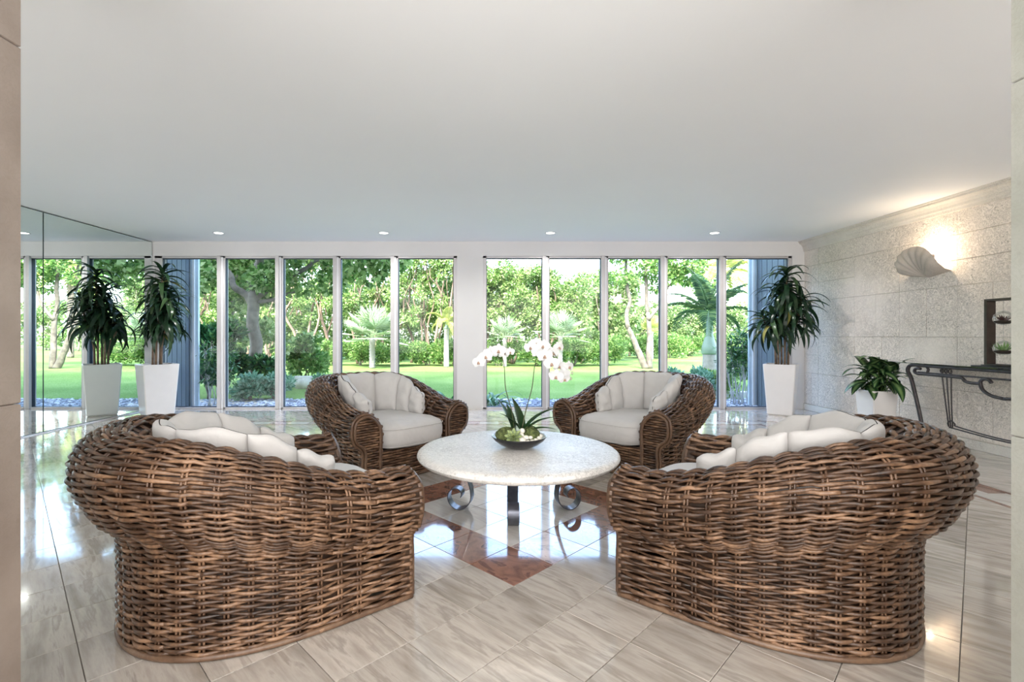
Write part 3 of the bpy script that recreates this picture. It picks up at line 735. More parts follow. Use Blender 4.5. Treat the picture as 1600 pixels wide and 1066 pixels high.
def petal_mesh():
    b = MB()
    def pet(a, L, w, z=.0, bend=.15):
        n = 7; c, s = math.cos(a), math.sin(a); rows = []
        for i in range(n+1):
            q_ = i/n; r = L*q_; h = w/2*max(.02, math.sin(PI*min(1, q_*.86+.10)))**.75
            rows.append([(r*c-v*h*s, r*s+v*h*c, z-bend*r*q_+.12*abs(v)*h) for v in (-1, -.5, 0, .5, 1)])
        b.grid(rows)
    for a in (PI/2, PI/2+2.2, PI/2-2.2): pet(a, .042, .030, 0)
    for a in (.22, PI-.22): pet(a, .046, .050, .002)
    return b.mesh('petals', M['petal'])
PETALS = petal_mesh()
b = MB(); b.blob((0, -.006, .009), (.0075, .010, .009), 8, 6); b.blob((.006, -.011, .008), (.004, .006, .005), 6, 5); b.blob((-.006, -.011, .008), (.004, .006, .005), 6, 5); LIPM = b.mesh('flower_lip', M['lip'])
G, A = leaf_grid(.22, .088, 9, 4, .3, .25); OLA = leaf_mesh('leaf', M['leaf_orchid'], G)
G, A = leaf_grid(.21, .036, 10, 4, .9, .5); OLB = leaf_mesh('leaf', M['leaf_orchid'], G)
def orchid(lab, base, stem_pts, flowers, leaves, buds=()):
    t = thing('orchid_plant', lab, 'orchid', base); bs = np.array(base)
    P = cat_rom(np.array(stem_pts)-bs, 8); b = MB(); b.tube(P, np.linspace(.0034, .0016, len(P)), 6); st = b.build('flower_stem', M['stem'], t)
    for m, yaw, pitch, sc in leaves: orient_leaf(t, 'leaf', m, (0, 0, -.045), yaw, pitch, 0, sc)
    for (p, yaw, pit, sc) in flowers:
        o = link('flower', PETALS, t, np.array(p)-bs); o.rotation_euler = (math.radians(90-pit), random.uniform(-.2, .2), yaw); o.scale = (sc,)*3
        l = link('flower_lip', LIPM, o)
        d = P[np.argmin(np.linalg.norm(P-(np.array(p)-bs), axis=1))]
        b = MB(); b.tube([d, (d+np.array(p)-bs)/2+(0, 0, .004), np.array(p)-bs+(0, .004, 0)], .0012, 5); b.build('pedicel', M['stem'], t)
    for p in buds:
        b = MB(); b.blob(np.array(p)-bs, (.007, .007, .011), 8, 6); b.build('bud', M['bud'], t)
    return t
D = 3.03
def w3(px, py, d=D): return tuple(W(px, py, d))
orchid('white orchid on the left of the bowl, its single stem arching left', tuple(np.array(W(803, 668, 3.05))), [w3(803, 668, 3.05), w3(799, 640), w3(790, 607), w3(788, 575), w3(784, 557), w3(776, 549), w3(762, 552), w3(748, 562)],
       [(w3(748, 566, 2.99), -.25, 5, .95), (w3(759, 557, 2.98), -.1, 0, 1.0), (w3(768, 551, 3.0), .1, 5, 1.0), (w3(779, 548, 2.98), 0, 0, 1.05), (w3(787, 551, 3.03), .3, 5, .95), (w3(797, 550, 3.0), .2, -5, .7)],
       [(OLA, 2.9, 1.28, 1.15), (OLA, -2.8, .9, .45), (OLB, 1.9, 1.4, 1.1)])
orchid('white orchid on the right of the bowl, its heavy spray drooping right', tuple(np.array(W(816, 668, 3.02))), [w3(816, 668, 3.02), w3(822, 640), w3(831, 607), w3(835, 575), w3(840, 557), w3(850, 545), w3(862, 548), w3(874, 566), w3(884, 588)],
       [(w3(829, 543, 3.03), -.2, 0, .95), (w3(838, 537, 3.06), 0, 10, .95), (w3(840, 551, 3.0), .1, 0, .9), (w3(849, 541, 3.02), -.3, 5, 1.0), (w3(851, 556, 2.97), 0, -5, 1.1), (w3(862, 568, 2.96), -.2, -5, 1.1), (w3(863, 552, 3.03), .3, 5, 1.0),
        (w3(869, 588, 2.96), -.2, -15, 1.05), (w3(881, 585, 3.0), .2, -10, 1.0), (w3(889, 573, 3.03), .6, 0, .9), (w3(873, 543, 3.08), .5, 10, .9), (w3(874, 572, 3.01), .1, -10, 1.0), (w3(882, 592, 2.98), .3, -20, .9)],
       [(OLB, .3, 1.05, 1.45), (OLB, -.1, .95, 1.25), (OLA, 2.6, 1.42, 1.1), (OLB, -.2, .65, 1.1), (OLB, 3.0, 1.2, 1.0)], [w3(894, 583), w3(892, 592)])

# ------------------------------------------------------------ planters with dracaena
def square_pot(t, wt, wb, h, name='pot'):
    b = MB(); rings = []
    def ring(w, z, c=.012):
        w = w/2; return [(w, -w+c, z), (w, w-c, z), (w-c, w, z), (-w+c, w, z), (-w, w-c, z), (-w, -w+c, z), (-w+c, -w, z), (w-c, -w, z)]
    rs_ = [ring(wb-.03, 0), ring(wb-.01, .012), ring(wb, .02), ring(wt, h-.006), ring(wt-.006, h), ring(wt-.028, h), ring(wt-.034, h-.05)]
    b.grid(np.array(rs_), wrap=True); b.f.append(tuple(range(8))); b.m.append(0)
    o = b.build(name, M['pot'], t); smooth_flat(o, 25)
    b = MB(); w = wt/2-.02; G = [[(-w+2*w*i/12, -w+2*w*j/12, h-.035+random.uniform(-.008, .012)) for i in range(13)] for j in range(13)]; b.grid(G); b.build('soil', M['soil'], t)
DR = []
for k in range(6):
    G, A = leaf_grid(.50+.06*random.random(), .068, 12, 2, [2.3, 2.0, 2.5, 1.7, 2.1, 1.3][k], .6, pw=.75); DR.append(leaf_mesh('leaf', M['leaf_dracaena'], G))
def dracaena(lab, x, y, rz, seed, spread, wt, wb, h=.765):
    r = random.Random(seed); t = thing('potted_dracaena', lab, 'potted plant', (x, y, 0), rz, 'tall dracaenas in white tapered planters'); square_pot(t, wt, wb, h)
    canes = [(-.07, 0, 1.50, -.16), (.0, .04, 1.90, -.03), (.05, -.03, 2.16, .02), (.085, .03, 1.75, .16), (-.03, -.05, 1.28, -.06)]
    for cx, cy, zt, lx in canes:
        zt = max(zt, 1.5)
        lx *= spread; ly = r.uniform(-.1, .1)
        P = cat_rom([(cx, cy, h-.04), (cx+lx*.1, cy+ly*.1, h+.3), (cx+lx*.6, cy+ly*.6, (h+zt)/2+.1), (cx+lx, cy+ly, zt)], 5)
        b = MB(); b.tube(P, np.linspace(.017, .011, len(P)), 8); c = b.build('cane', M['cane'], t)
        z0 = max(1.27, zt-.60); n = int(66*(zt-z0)/.6)
        for i in range(n):
            s = i/(n-1); z = z0+(zt-z0)*s; px = np.interp(z, P[:, 2], P[:, 0]); py = np.interp(z, P[:, 2], P[:, 1])
            yaw = i*2.4+r.uniform(-.3, .3); pitch = (.15+.9*s**3+r.uniform(-.3, .25)); m = DR[r.randrange(6)] if s < .82 else DR[r.choice([1, 3, 5])]
            if wt > .45:      # keep the foliage clear of the mirror
                wx = x+px*math.cos(rz)-py*math.sin(rz)-XL; reach = -math.cos(yaw+rz)*.40
                if reach > wx-.03: yaw += PI
            orient_leaf(c, 'leaf', m, (px, py, z), yaw, pitch, r.uniform(-.4, .4), r.uniform(.75, 1.05)*(1-.12*s))
    return t
dracaena('tall dracaena in a white tapered planter beside the wall mirror', -5.08, 7.37, math.radians(-41), 4, 1.0, .465, .37)
dracaena('tall dracaena in a white tapered planter before the right pier and stone wall', 4.40, 7.37, math.radians(-38), 9, 1.1, .43, .335)

# aglaonema in low planter
t = thing('potted_aglaonema', 'bushy variegated aglaonema in a low white planter beside the iron console', 'potted plant', (4.60, 5.80, 0), 0); square_pot(t, .30, .235, .545)
AG = []
for k in range(4):
    G, A = leaf_grid(.25+.02*k, .105, 9, 6, .9+.25*k, .22); AG.append(leaf_mesh('leaf', M['leaf_varie'], G, A))
r = random.Random(2)
for k in range(9):
    a = k*2.4; q_ = .02+.05*(k % 3); P = [(q_*math.cos(a)*.6, q_*math.sin(a)*.6, .50), (q_*math.cos(a), q_*math.sin(a), .60), (q_*1.5*math.cos(a), q_*1.5*math.sin(a), .70+.03*(k % 4))]
    b = MB(); b.tube(cat_rom(P, 4), .006, 6); s_ = b.build('stem', M['leaf_hedge'], t)
    for i in range(9):
        z = .60+.024*i+.02*(k % 4); yaw = i*2.4+k*1.1; orient_leaf(s_, 'leaf', AG[(i+k) % 4], (P[2][0], P[2][1], z), yaw, -.1+.14*i+r.uniform(-.1, .15), r.uniform(-.3, .3), r.uniform(.8, 1.08))

# ------------------------------------------------------------ iron console with glass top
t = thing('iron_console', 'wrought iron console table with scrolled rail and glass top against the stone wall', 'console table', (4.86, 4.45, 0))
ox, oy = 4.86, 4.45
XF, XB_ = 4.66-ox, 5.02-ox
def Y(d): return d-oy
b = MB(); b.box(XF-.03, XB_+.02, Y(3.15), Y(5.66), .889, .897, .002); b.build('glass_top', M['glass_edge'], t, False)
def bar(P, r, name, up=(0, 0, 1), n=8, flat=1.0, parent=t):
    b = MB(); b.tube(cat_rom(P, 5), r, n, up=up, flat=flat); return b.build(name, M['iron'], parent)
for X in (XF,):
    bar([(X, Y(5.22), 0), (X, Y(5.27), .3), (X, Y(5.38), .7), (X, Y(5.43), .80), (X, Y(5.41), .855), (X, Y(5.35), .872), (X, Y(5.2), .872), (X, Y(4.4), .872), (X, Y(3.6), .872), (X, Y(3.46), .872), (X, Y(3.40), .855), (X, Y(3.38), .80), (X, Y(3.43), .70), (X, Y(3.54), .3), (X, Y(3.58), 0)], .019, 'side_frame', up=(1, 0, 0))
    # scrolled lower rail, mirrored about the middle (d = 4.42)
    for sg, c in ((1, 4.41), (-1, 4.41)):
        q_ = lambda d: Y(c+sg*(d-4.41))
        bar([(X, q_(5.27), .835), (X, q_(5.32), .835), (X, q_(5.345), .805), (X, q_(5.31), .780), (X, q_(5.2), .780), (X, q_(4.86), .780), (X, q_(4.80), .772), (X, q_(4.77), .745), (X, q_(4.70), .735), (X, q_(4.62), .740)], .0155, 'scroll_rail', up=(1, 0, 0))
        bar([(X, q_(4.52), .755), (X, q_(4.545), .78), (X, q_(4.59), .785), (X, q_(4.625), .75), (X, q_(4.60), .68), (X, q_(4.52), .635), (X, q_(4.41), .62)], .0155, 'scroll', up=(1, 0, 0))
        bar([(X, q_(5.3), .797), (X, q_(4.9), .797), (X, q_(4.45), .797), (X, q_(4.41), .797)], .009, 'rail', up=(1, 0, 0))
        b = MB(); b.tube([(X, q_(5.2), .87), (X, q_(5.175), .835), (X, q_(5.19), .79)], .013, 8); b.build('collar', M['iron'], t)
for k in range(3):
    bar([(XF+.01, Y(5.03-.05*k), .845), (XF+.012, Y(5.03-.05*k), .79), (XF+.02, Y(5.0-.032*k), .5), (XF+.03, Y(4.975-.02*k), .262)], .0065, 'rod')
    b = MB(); b.tube([(XF+.02, Y(5.04-.045*k+.018*math.cos(a)), .83+.022*math.sin(a)) for a in np.linspace(0, 2*PI, 13)], .005, 6, cap=False); b.build('ring', M['iron'], t)
bar([(XF+.03, Y(4.975), .262), (XF+.03, Y(4.985), .30), (XF+.03, Y(4.95), .325), (XF+.03, Y(4.91), .30), (XF+.03, Y(4.87), .275), (XF+.03, Y(4.41), .243), (XF+.03, Y(3.95), .275), (XF+.03, Y(3.88), .31), (XF+.03, Y(3.845), .262)], .007, 'stretcher')
bar([(XF+.035, Y(4.975), .255), (XF+.035, Y(4.41), .225), (XF+.035, Y(3.845), .255)], .007, 'stretcher')
for k in range(3): bar([(XF+.01, Y(3.79+.05*k), .845), (XF+.012, Y(3.79+.05*k), .79), (XF+.02, Y(3.82+.032*k), .5), (XF+.03, Y(3.845+.02*k), .262)], .0065, 'rod')
bar([(XB_+.03, Y(5.5), .872), (XB_+.03, Y(4.4), .872), (XB_+.03, Y(3.3), .872)], .014, 'wall_rail')
for d_ in (5.33, 4.41, 3.5): bar([(XF, Y(d_), .872), ((XF+XB_)/2, Y(d_), .872), (XB_+.05, Y(d_), .872)], .012, 'cross_bar')
# on the console: flat tray and book, frame with hanging terrariums
b = MB(); b.box(4.68, 5.0, 4.22, 4.74, .8972, .9092, .003); tag(b.build('flat_book', M['book'], None, False), 'large flat charcoal book lying under a thinner one on the console', 'book')
b = MB(); b.box(4.70, 4.98, 4.2, 4.66, .9094, .9204, .003); tag(b.build('flat_book', M['book'], None, False), 'thin dark book on top of the larger one on the console', 'book')
t = thing('display_frame', 'dark brown wooden open frame standing on the books by the right pillar', 'frame', (4.707, 4.3, .9206))
fx, fz = .10, .62
b = MB(); b.box(-.043, .043, .27, .295, 0, fz, .002); b.build('side_board', M['darkwood'], t, False)
b = MB(); b.box(-.043, .043, -.36, -.33, 0, fz, .002); b.build('side_board', M['darkwood'], t, False)
b = MB(); b.box(-.043, .043, -.33, .27, fz-.022, fz, .002); b.build('top_board', M['darkwood'], t, False)
b = MB(); b.box(-.043, .043, -.33, .27, 0, .012, .002); b.build('bottom_board', M['darkwood'], t, False)
def terrarium(lab, y, z, mat, nleaf, L):
    t = thing('hanging_terrarium', lab, 'terrarium', (4.707, y, z), 0, 'glass terrariums hung in the dark frame')
    b = MB(); rr = .075; b.lathe([(.0, -rr*.8), (rr*.6, -rr*.72), (rr*.95, -rr*.3), (rr, 0), (rr*.9, rr*.45), (rr*.5, rr*.85), (.01, rr)], 20); b.build('glass_globe', M['glass'], t)
    b = MB(); b.lathe([(0, -.05), (.04, -.046), (.062, -.03), (.064, -.02), (0, -.012)], 18); b.build('soil', M['soil'], t)
    b = MB(); b.tube([(0, 0, rr), (0, 0, 1.518-z)], .001, 4); b.build('hanging_wire', M['iron'], t)
    G, A = leaf_grid(L, .014, 6, 2, -.5, .5); me = leaf_mesh('leaf', mat, G)
    for k in range(nleaf): orient_leaf(t, 'leaf', me, (.02*math.cos(k*2.4), .02*math.sin(k*2.4), -.02), k*2.4, .2+.9*(k/nleaf), 0, .8+.3*random.random())
terrarium('upper hanging glass terrarium with a dark red succulent in the frame', 4.46, 1.353, M['leaf_red'], 20, .06)
terrarium('lower hanging glass terrarium with a spiky green air plant in the frame', 4.46, 1.077, M['leaf_air'], 24, .085)

# ------------------------------------------------------------ shell wall sconce
t = thing('wall_sconce', 'scallop shell wall sconce glowing warm high on the stone wall', 'wall lamp', (XR-.003, 5.62, 2.04))
b = MB(); nu, nv = 45, 12; G = []; G2 = []
for i in range(nu):
    a = -1+2*i/(nu-1); ph = a*math.radians(88); row = []; row2 = []
    rib = 1+.03*math.cos(a*9*PI)
    for j in range(nv):
        s = j/(nv-1); R_ = .345*(1-.14*abs(a)**2)*(s**.9)
        out = (.03+.205*math.sin(s*PI/2)**.7)*(max(0, 1-abs(a)**4))**.5*(1 if s < .8 else 1-.10*(s-.8)/.2)*(rib if s > .15 else 1)
        y = R_*math.sin(ph)*.93*rib; z = -.17+R_*math.cos(ph)+.035*abs(a)*s
        row.append((-out, y, z)); row2.append((-max(out-.012, 0), y*.96, z+.006))
    G.append(row); G2.append(row2)
b.grid(G); b.grid(np.array(G2)[::-1]); b.build('shell_shade', M['shell'], t)
b = MB(); b.box(-.03, 0, -.06, .06, -.07, .09, .004); b.build('wall_plate', M['iron'], t, False)
b = MB(); b.blob((-.09, -.05, .05), (.022, .022, .03), 10, 8); b.build('bulb', M['bulb'], t)
lp = lamp('sconce_light', 'POINT', (0, 0, 0), 3.8, (1, .82, .60), shadow_soft_size=.03); lp.parent = t; lp.location = (-.13, -.12, .13)

# ------------------------------------------------------------ recessed ceiling lights
for k, x in enumerate((-4.05, -1.60, .875, 3.31)):
    t = thing('recessed_downlight', ['recessed ceiling downlight nearest the mirror wall', 'recessed ceiling downlight above the left rear armchair', 'recessed ceiling downlight just right of the centre pier', 'recessed ceiling downlight nearest the stone wall'][k], 'ceiling light', (x, 7.2, ZC), 0, 'row of recessed ceiling lights before the windows')
    b = MB(); b.lathe([(.062, 0), (.064, -.006), (.083, -.006), (.086, -.001), (.086, 0)], 28); b.build('trim_ring', M['frame_light'], t)
    b = MB(); b.lathe([(0, -.004), (.062, -.004)], 24); b.build('lamp_lens', M['lens'], t)
    l = lamp('downlight_lamp', 'SPOT', (0, 0, 0), 45, (1, .98, .95), spot_size=2.7, spot_blend=.8, shadow_soft_size=.05); l.parent = t; l.location = (0, 0, -.02)

# ============================================================ garden
b = MB(); b.box(-60, 60, 9.9, 90, -.5, -.1); struct(b.build('lawn_ground', M['lawn'], smooth=False))
b = MB(); b.box(-60, 60, YB+.2, 9.9, -.5, -.11); struct(b.build('gravel_bed_ground', M['gravel'], smooth=False))
# loose slate pebbles
PV = []; PF = []
ico = [(0, 0, 1), (.9, 0, .3), (.28, .85, .3), (-.73, .53, .3), (-.73, -.53, .3), (.28, -.85, .3), (.73, .53, -.4), (-.28, .85, -.4), (-.9, 0, -.4), (-.28, -.85, -.4), (.73, -.53, -.4)]
icf = [(0, 1, 2), (0, 2, 3), (0, 3, 4), (0, 4, 5), (0, 5, 1), (1, 6, 2), (2, 6, 7), (2, 7, 3), (3, 7, 8), (3, 8, 4), (4, 8, 9), (4, 9, 5), (5, 9, 10), (5, 10, 1), (1, 10, 6)]
b = MB()
for k in range(5200):
    x = random.uniform(-6.5, 6.5); y = YB+.25+random.random()**1.0*1.85; r = random.uniform(.02, .045)
    ca, sa = math.cos(k), math.sin(k); q1, q2 = random.uniform(.7, 1.3), random.uniform(.4, .7)
    b.add([(x+r*(vx*q1*ca-vy*sa), y+r*(vx*q1*sa+vy*ca), -.105+r*vz*q2) for vx, vy, vz in ico], icf)
m_, nt_, o_ = newmat('slate_pebble'); rn = nt_.nodes.new('ShaderNodeNewGeometry').outputs['Random Per Island']
pbsdf(nt_, o_, Base_Color=ramp(nt_, rn, [(0, (.10, .11, .15)), (.6, (.26, .29, .36)), (1, (.62, .64, .68))]), Roughness=.7)
tag(b.build('gravel', m_, None, False), 'blue grey pebbles in the bed outside the windows', 'gravel', None, 'stuff')

def leafcloud(P, Dn, size, aspect, fold=.25, jit=.5, rs=RS):
    """P points, Dn main directions; 4-vertex folded leaves"""
    n = len(P); d = Dn+rs.normal(0, jit, (n, 3)); d /= np.linalg.norm(d, axis=1)[:, None]
    r = rs.normal(0, 1, (n, 3)); s = np.cross(d, r); s /= np.linalg.norm(s, axis=1)[:, None]; u = np.cross(s, d)
    L = (size*(.7+.6*rs.rand(n)))[:, None]; w = L*aspect/2
    V = np.empty((n, 4, 3)); V[:, 0] = P; V[:, 1] = P+d*L*.45+s*w+u*w*fold; V[:, 2] = P+d*L; V[:, 3] = P+d*L*.45-s*w+u*w*fold
    return V.reshape(-1, 3)
def leaf_obj(name, V, mat, parent=None):
    n = len(V)//4; me = bpy.data.meshes.new(name); me.vertices.add(len(V)); me.vertices.foreach_set('co', V.astype(np.float32).ravel())
    me.loops.add(n*6); idx = np.arange(n)[:, None]*4+np.array([0, 1, 2, 0, 2, 3])[None]; me.loops.foreach_set('vertex_index', idx.astype(np.int32).ravel())
    me.polygons.add(n*2); me.polygons.foreach_set('loop_start', (np.arange(n*2)*3).astype(np.int32))
    me.update(calc_edges=True); me.materials.append(mat); me.validate(); return link(name, me, parent)
def blobs_cloud(blobs, n, rs=RS, shell=.25):
    """points on clumps; blobs (x,y,z,r)"""
    B = np.array(blobs); w = B[:, 3]**1.6; w /= w.sum(); k = rs.choice(len(B), n, p=w)
    d = rs.normal(0, 1, (n, 3)); d /= np.linalg.norm(d, axis=1)[:, None]; rad = B[k, 3]*(shell+(1-shell)*rs.rand(n)**.5)
    sq = np.array((1, 1, .8)); return B[k, :3]+d*rad[:, None]*sq, d+np.array((0, -.15, -.15))
def branch(b, p0, p1, r0, r1, wob=.08, n=6, k=7):
    p0 = np.array(p0, float); p1 = np.array(p1, float); L = np.linalg.norm(p1-p0); P = [p0]
    for i in range(1, n): P.append(p0+(p1-p0)*i/n+np.array([random.uniform(-1, 1), random.uniform(-1, 1), random.uniform(-.5, .5)])*wob*L)
    P.append(p1); P = cat_rom(P, 3); b.tube(P, np.linspace(r0, r1, len(P)), k); return P

# far row of ficus trees with pale aerial trunks
def ficus(x, y, h, wd, lab, n, mat='leaf_ficus', low=1.4, trunks=4, tm='bark_brown', size=.125, grp='tall ficus screen trees across the lawn'):
    t = thing('ficus_tree', lab, 'tree', (x, y, -.1), 0, grp)
    b = MB(); bl = []
    for k in range(trunks):
        tx = random.uniform(-wd*.42, wd*.42); ty = random.uniform(-.5, .3)
        branch(b, (tx, ty, 0), (tx+random.uniform(-.5, .5), ty, h*.8), random.uniform(.04, .085), .02, .05)
    for k in range(trunks): branch(b, (random.uniform(-.3, .3)*wd, -.2, low+.2), (random.uniform(-.55, .55)*wd, random.uniform(-.8, .2), h*random.uniform(.6, .9)), .03, .01, .06)
    b.build('trunk', M[tm], t)
    for k in range(60):
        z = random.uniform(low+.1, h-.3); f = 1-.35*((z-low)/(h-low))**3
        bl.append((random.uniform(-.5, .5)*wd*f, random.uniform(-.7, .7), z, random.uniform(.15, .5)))
    P, Dn = blobs_cloud(bl, n); o = leaf_obj('foliage', leafcloud(P, Dn, size, .55), M[mat], t); o['kind'] = 'stuff'
far = []
xs = [-15.2, -13.0, -10.9, -8.9, -7.0, -5.2, -3.5, -1.8, -.1, 1.6, 3.3]
hs = [8, 8, 8, 8, 8, 7.6, 7.4, 7.0, 4.9, 4.6, 4.35]
names = ['leftmost', 'second from left', 'third from left', 'fourth from left', 'fifth from left', 'middle', 'seventh from left', 'eighth from left', 'just right of the centre pier', 'third from the right', 'second from the right']
for x, h, nm in zip(xs, hs, names):
    ficus(x, 22.3+random.uniform(-.4, .4), h, 2.3, 'tall ficus screen tree across the lawn, %s of the row' % nm if 'pier' not in nm else 'tall ficus screen tree across the lawn, just right of the centre pier', 15000, low=1.5 if x > -5.5 else 2.0)
for k, (x, y, h) in enumerate(((6.2, 24.5, 4.6), (8.5, 30, 3.4), (11.4, 33, 3.6), (14.4, 36, 3.9), (18, 38, 4.0), (22, 40, 4.3), (27, 42, 4.4), (33, 44, 4.5))):
    ficus(x, y, h, 3.6 if k else 2.4, ['loose pale tree behind the twin-trunked tree', 'rounded sea grape thicket beyond the royal palm', 'second thicket clump beyond the royal palm', 'third thicket clump on the far lawn edge', 'fourth thicket clump on the far lawn edge', 'fifth thicket clump on the far lawn edge', 'sixth thicket clump on the far lawn edge', 'last thicket clump on the far lawn edge'][k], 7000, 'leaf_far', .5, 3, 'bark_grey', .2, 'loose thicket at the far edge of the lawn')

b = MB()
P = np.stack([RS.uniform(-24, 6, 42000), RS.uniform(25.5, 27.5, 42000), RS.uniform(-.1, 1, 42000)*1.0], 1); P[:, 2] = RS.rand(42000)**.8*(4.3+np.sin(P[:, 0]*1.3)*.5)
o = leaf_obj('treeline', leafcloud(P, RS.normal(0, 1, (42000, 3)), .24, .6), M['leaf_ficus']); tag(o, 'dense band of trees closing the view behind the ficus row', 'treeline', None, 'stuff')
# clipped and rounded hedge shrubs in front
def shrub(x, y, rx, ry, h, lab, mat, n, size, grp=None, name='shrub', z=-.1, aspect=.5):
    t = thing(name, lab, 'shrub', (x, y, z), 0, grp); b = MB()
    for k in range(5): branch(b, (random.uniform(-.1, .1)*rx, 0, 0), (random.uniform(-.7, .7)*rx, random.uniform(-.5, .5)*ry, h*.75), .02, .006, .08, 4, 5)
    b.build('stem', M['bark_grey'], t)
    bl = [(random.uniform(-1, 1)*rx*.75, random.uniform(-1, 1)*ry*.7, random.uniform(.25, .8)*h, min(rx, h)*random.uniform(.22, .38)) for _ in range(16)]
    P, Dn = blobs_cloud(bl, n, shell=.3); P[:, 2] = np.abs(P[:, 2])+.01; o = leaf_obj('foliage', leafcloud(P, Dn+np.array((0, 0, .5)), size, aspect), M[mat], t); o['kind'] = 'stuff'
hx = [(-8.7, 20.8), (-7.1, 20.7), (-5.6, 20.7), (-4.1, 20.6), (-2.7, 20.7), (-1.3, 20.8), (.3, 20.7), (1.9, 20.5), (3.5, 20.6), (5.0, 20.8)]
for k, (x, y) in enumerate(hx):
    shrub(x, y, .95, .55, random.uniform(1.05, 1.3), 'rounded leafy shrub in the hedge across the lawn, %s' % ['at its far left end', 'second from its left end', 'third from its left end', 'behind the fan palm', 'fifth from its left end', 'left of the centre pier', 'behind the left orchid', 'behind the right orchid', 'fourth in the right windows', 'by the twin-trunked tree'][k], 'leaf_hedge', 4200, .10, 'rounded shrubs of the hedge across the lawn', 'hedge_shrub')
for k, (x, y) in enumerate(((8.3, 27.5), (10.2, 28.0), (12.3, 30), (15, 33))):
    shrub(x, y, 1.3, .7, 1.4, 'low broad shrub on the far lawn, %s' % ['left of the royal palm trunk', 'right of the royal palm trunk', 'third along', 'farthest to the right'][k], 'leaf_hedge', 3500, .14, 'low broad shrubs on the far lawn', 'hedge_shrub')

# fan palms
def fan_palm(x, y, h, r, nl, lab, mat='leaf_fan'):
    t = thing('fan_palm', lab, 'palm', (x, y, -.1), 0)
    b = MB(); zz = np.linspace(0, h, 22); b.tube([(0, 0, z) for z in zz], [(.075+.012*math.sin(k*3.0))*r/.9 for k in range(22)], 10); b.build('trunk', M['palm_boot'], t)
    for k in range(nl):
        az = k*2.4; el = math.radians(-15+95*((k+.5)/nl)); d = np.array((math.cos(az)*math.cos(el), math.sin(az)*math.cos(el)*.8, math.sin(el)))
        pl = r*.45; c = np.array((0, 0, h))+d*pl; b = MB(); b.tube([(0, 0, h-.05), tuple((np.array((0, 0, h))+c)/2+(0, 0, .02)), tuple(c)], .014*r, 5)
        side = np.cross(d, (0, 0, 1)); side /= np.linalg.norm(side)+1e-9; up = np.cross(side, d)
        for q_ in range(23):
            a = (q_-11)/11*1.95; dd = d*math.cos(a)+side*math.sin(a)+up*.12; dd /= np.linalg.norm(dd); L = r*.62*(1-.12*abs(a)); wv = np.cross(dd, up); wv /= np.linalg.norm(wv)+1e-9
            w = L*.045; m1 = c+dd*L*.5; tip = c+dd*L-np.array((0, 0, L*.10)); b.add([tuple(c), tuple(m1+wv*w-up*w*.6), tuple(tip), tuple(m1-wv*w-up*w*.6), tuple(m1+up*w*.3)], [(0, 1, 4), (1, 2, 4), (0, 4, 3), (4, 2, 3)])
        b.build('fan_leaf', M[mat], t, False)
fan_palm(-4.72, 19.2, 1.2, 1.4, 20, 'pale silvery fan palm on the lawn in the middle of the left windows')
fan_palm(2.75, 19.4, 1.25, 1.15, 17, 'small pale fan palm behind the right orchid spray')
fan_palm(.55, 20.0, 1.2, 1.0, 14, 'small fan palm just right of the centre pier')
fan_palm(8.6, 26.0, 1.5, 1.0, 13, 'distant small fan palm left of the royal palm trunk', 'leaf_yellow')

# feather palms
def frond(L, el, droop, az, n=26, wl=.34, mat=None, roll=0):
    b = MB(); P = []; p = np.zeros(3); e = el
    for i in range(n+1):
        P.append(p.copy()); p = p+np.array((math.cos(e), 0, math.sin(e)))*L/n; e -= droop/n*(.5+1.2*i/n)
    P = np.array(P); b.tube(P, np.linspace(.022, .004, len(P)), 5)
    T = np.gradient(P, axis=0); T /= np.linalg.norm(T, axis=1)[:, None]
    for i in range(3, n):
        for sg in (-1, 1):
            for h in (0, .5):
                pp = P[i]+(P[min(i+1, n)]-P[i])*h; s = i/n; l = wl*L*(.55+.45*math.sin(PI*min(1, s*1.1)))*(1.15-.6*s); d = T[i]*.55+np.array((0, sg*1.0, 0))+np.array((0, 0, random.uniform(-.1, .22))); d /= np.linalg.norm(d)
                m1 = pp+d*l*.5; tip = pp+d*l*.95-np.array((0, 0, l*.28)); w = T[i]*l*.035
                b.add([tuple(pp), tuple(m1-w), tuple(tip), tuple(m1+w)], [(0, 1, 2), (0, 2, 3)])
    return b.mesh('frond', mat, False)
def feather_palm(x, y, h, r0, r1, shaft, L, nf, lab, mat, trunk_mat, seed, elr=(80, -5), wl=.3, rings=True):
    random.seed(seed); t = thing('feather_palm', lab, 'palm', (x, y, -.1), 0)
    b = MB(); zs = np.linspace(0, h, 40); b.tube([(0, 0, z) for z in zs], [r0*(1-.12*z/h)+(.006 if k % 2 else 0) for k, z in enumerate(zs)], 16); b.build('trunk', M[trunk_mat], t)
    if shaft:
        b = MB(); b.tube([(0, 0, h), (0, 0, h+.04), (0, 0, h+shaft*.2), (0, 0, h+shaft*.5), (0, 0, h+shaft)], [r0*.9, r0*1.08, r0*1.0, r1*1.15, r1], 16); b.build('crownshaft', M['crownshaft'], t)
    for k in range(nf):
        s = (k+.5)/nf; el = math.radians(elr[0]+(elr[1]-elr[0])*s); me = frond(L*random.uniform(.85, 1.05), el, (.8 if shaft > 1 else 1.3)+1.0*s, 0, mat=M[mat], wl=wl)
        link('frond', me, t, (0, 0, h+shaft-.02), (0, 0, k*2.4+seed))
    return t
feather_palm(6.33, 14.1, .74, .20, .085, 1.2, 1.8, 13, 'royal palm with a swollen grey trunk and green crownshaft in the right windows', 'leaf_palm', 'palm_boot', 3, (88, 5), .23)
feather_palm(-1.85, 19.9, 1.55, .11, .05, .3, 1.0, 10, 'small yellow green feather palm left of the centre pier', 'leaf_yellow', 'palm_boot', 5, (80, -10), .3)
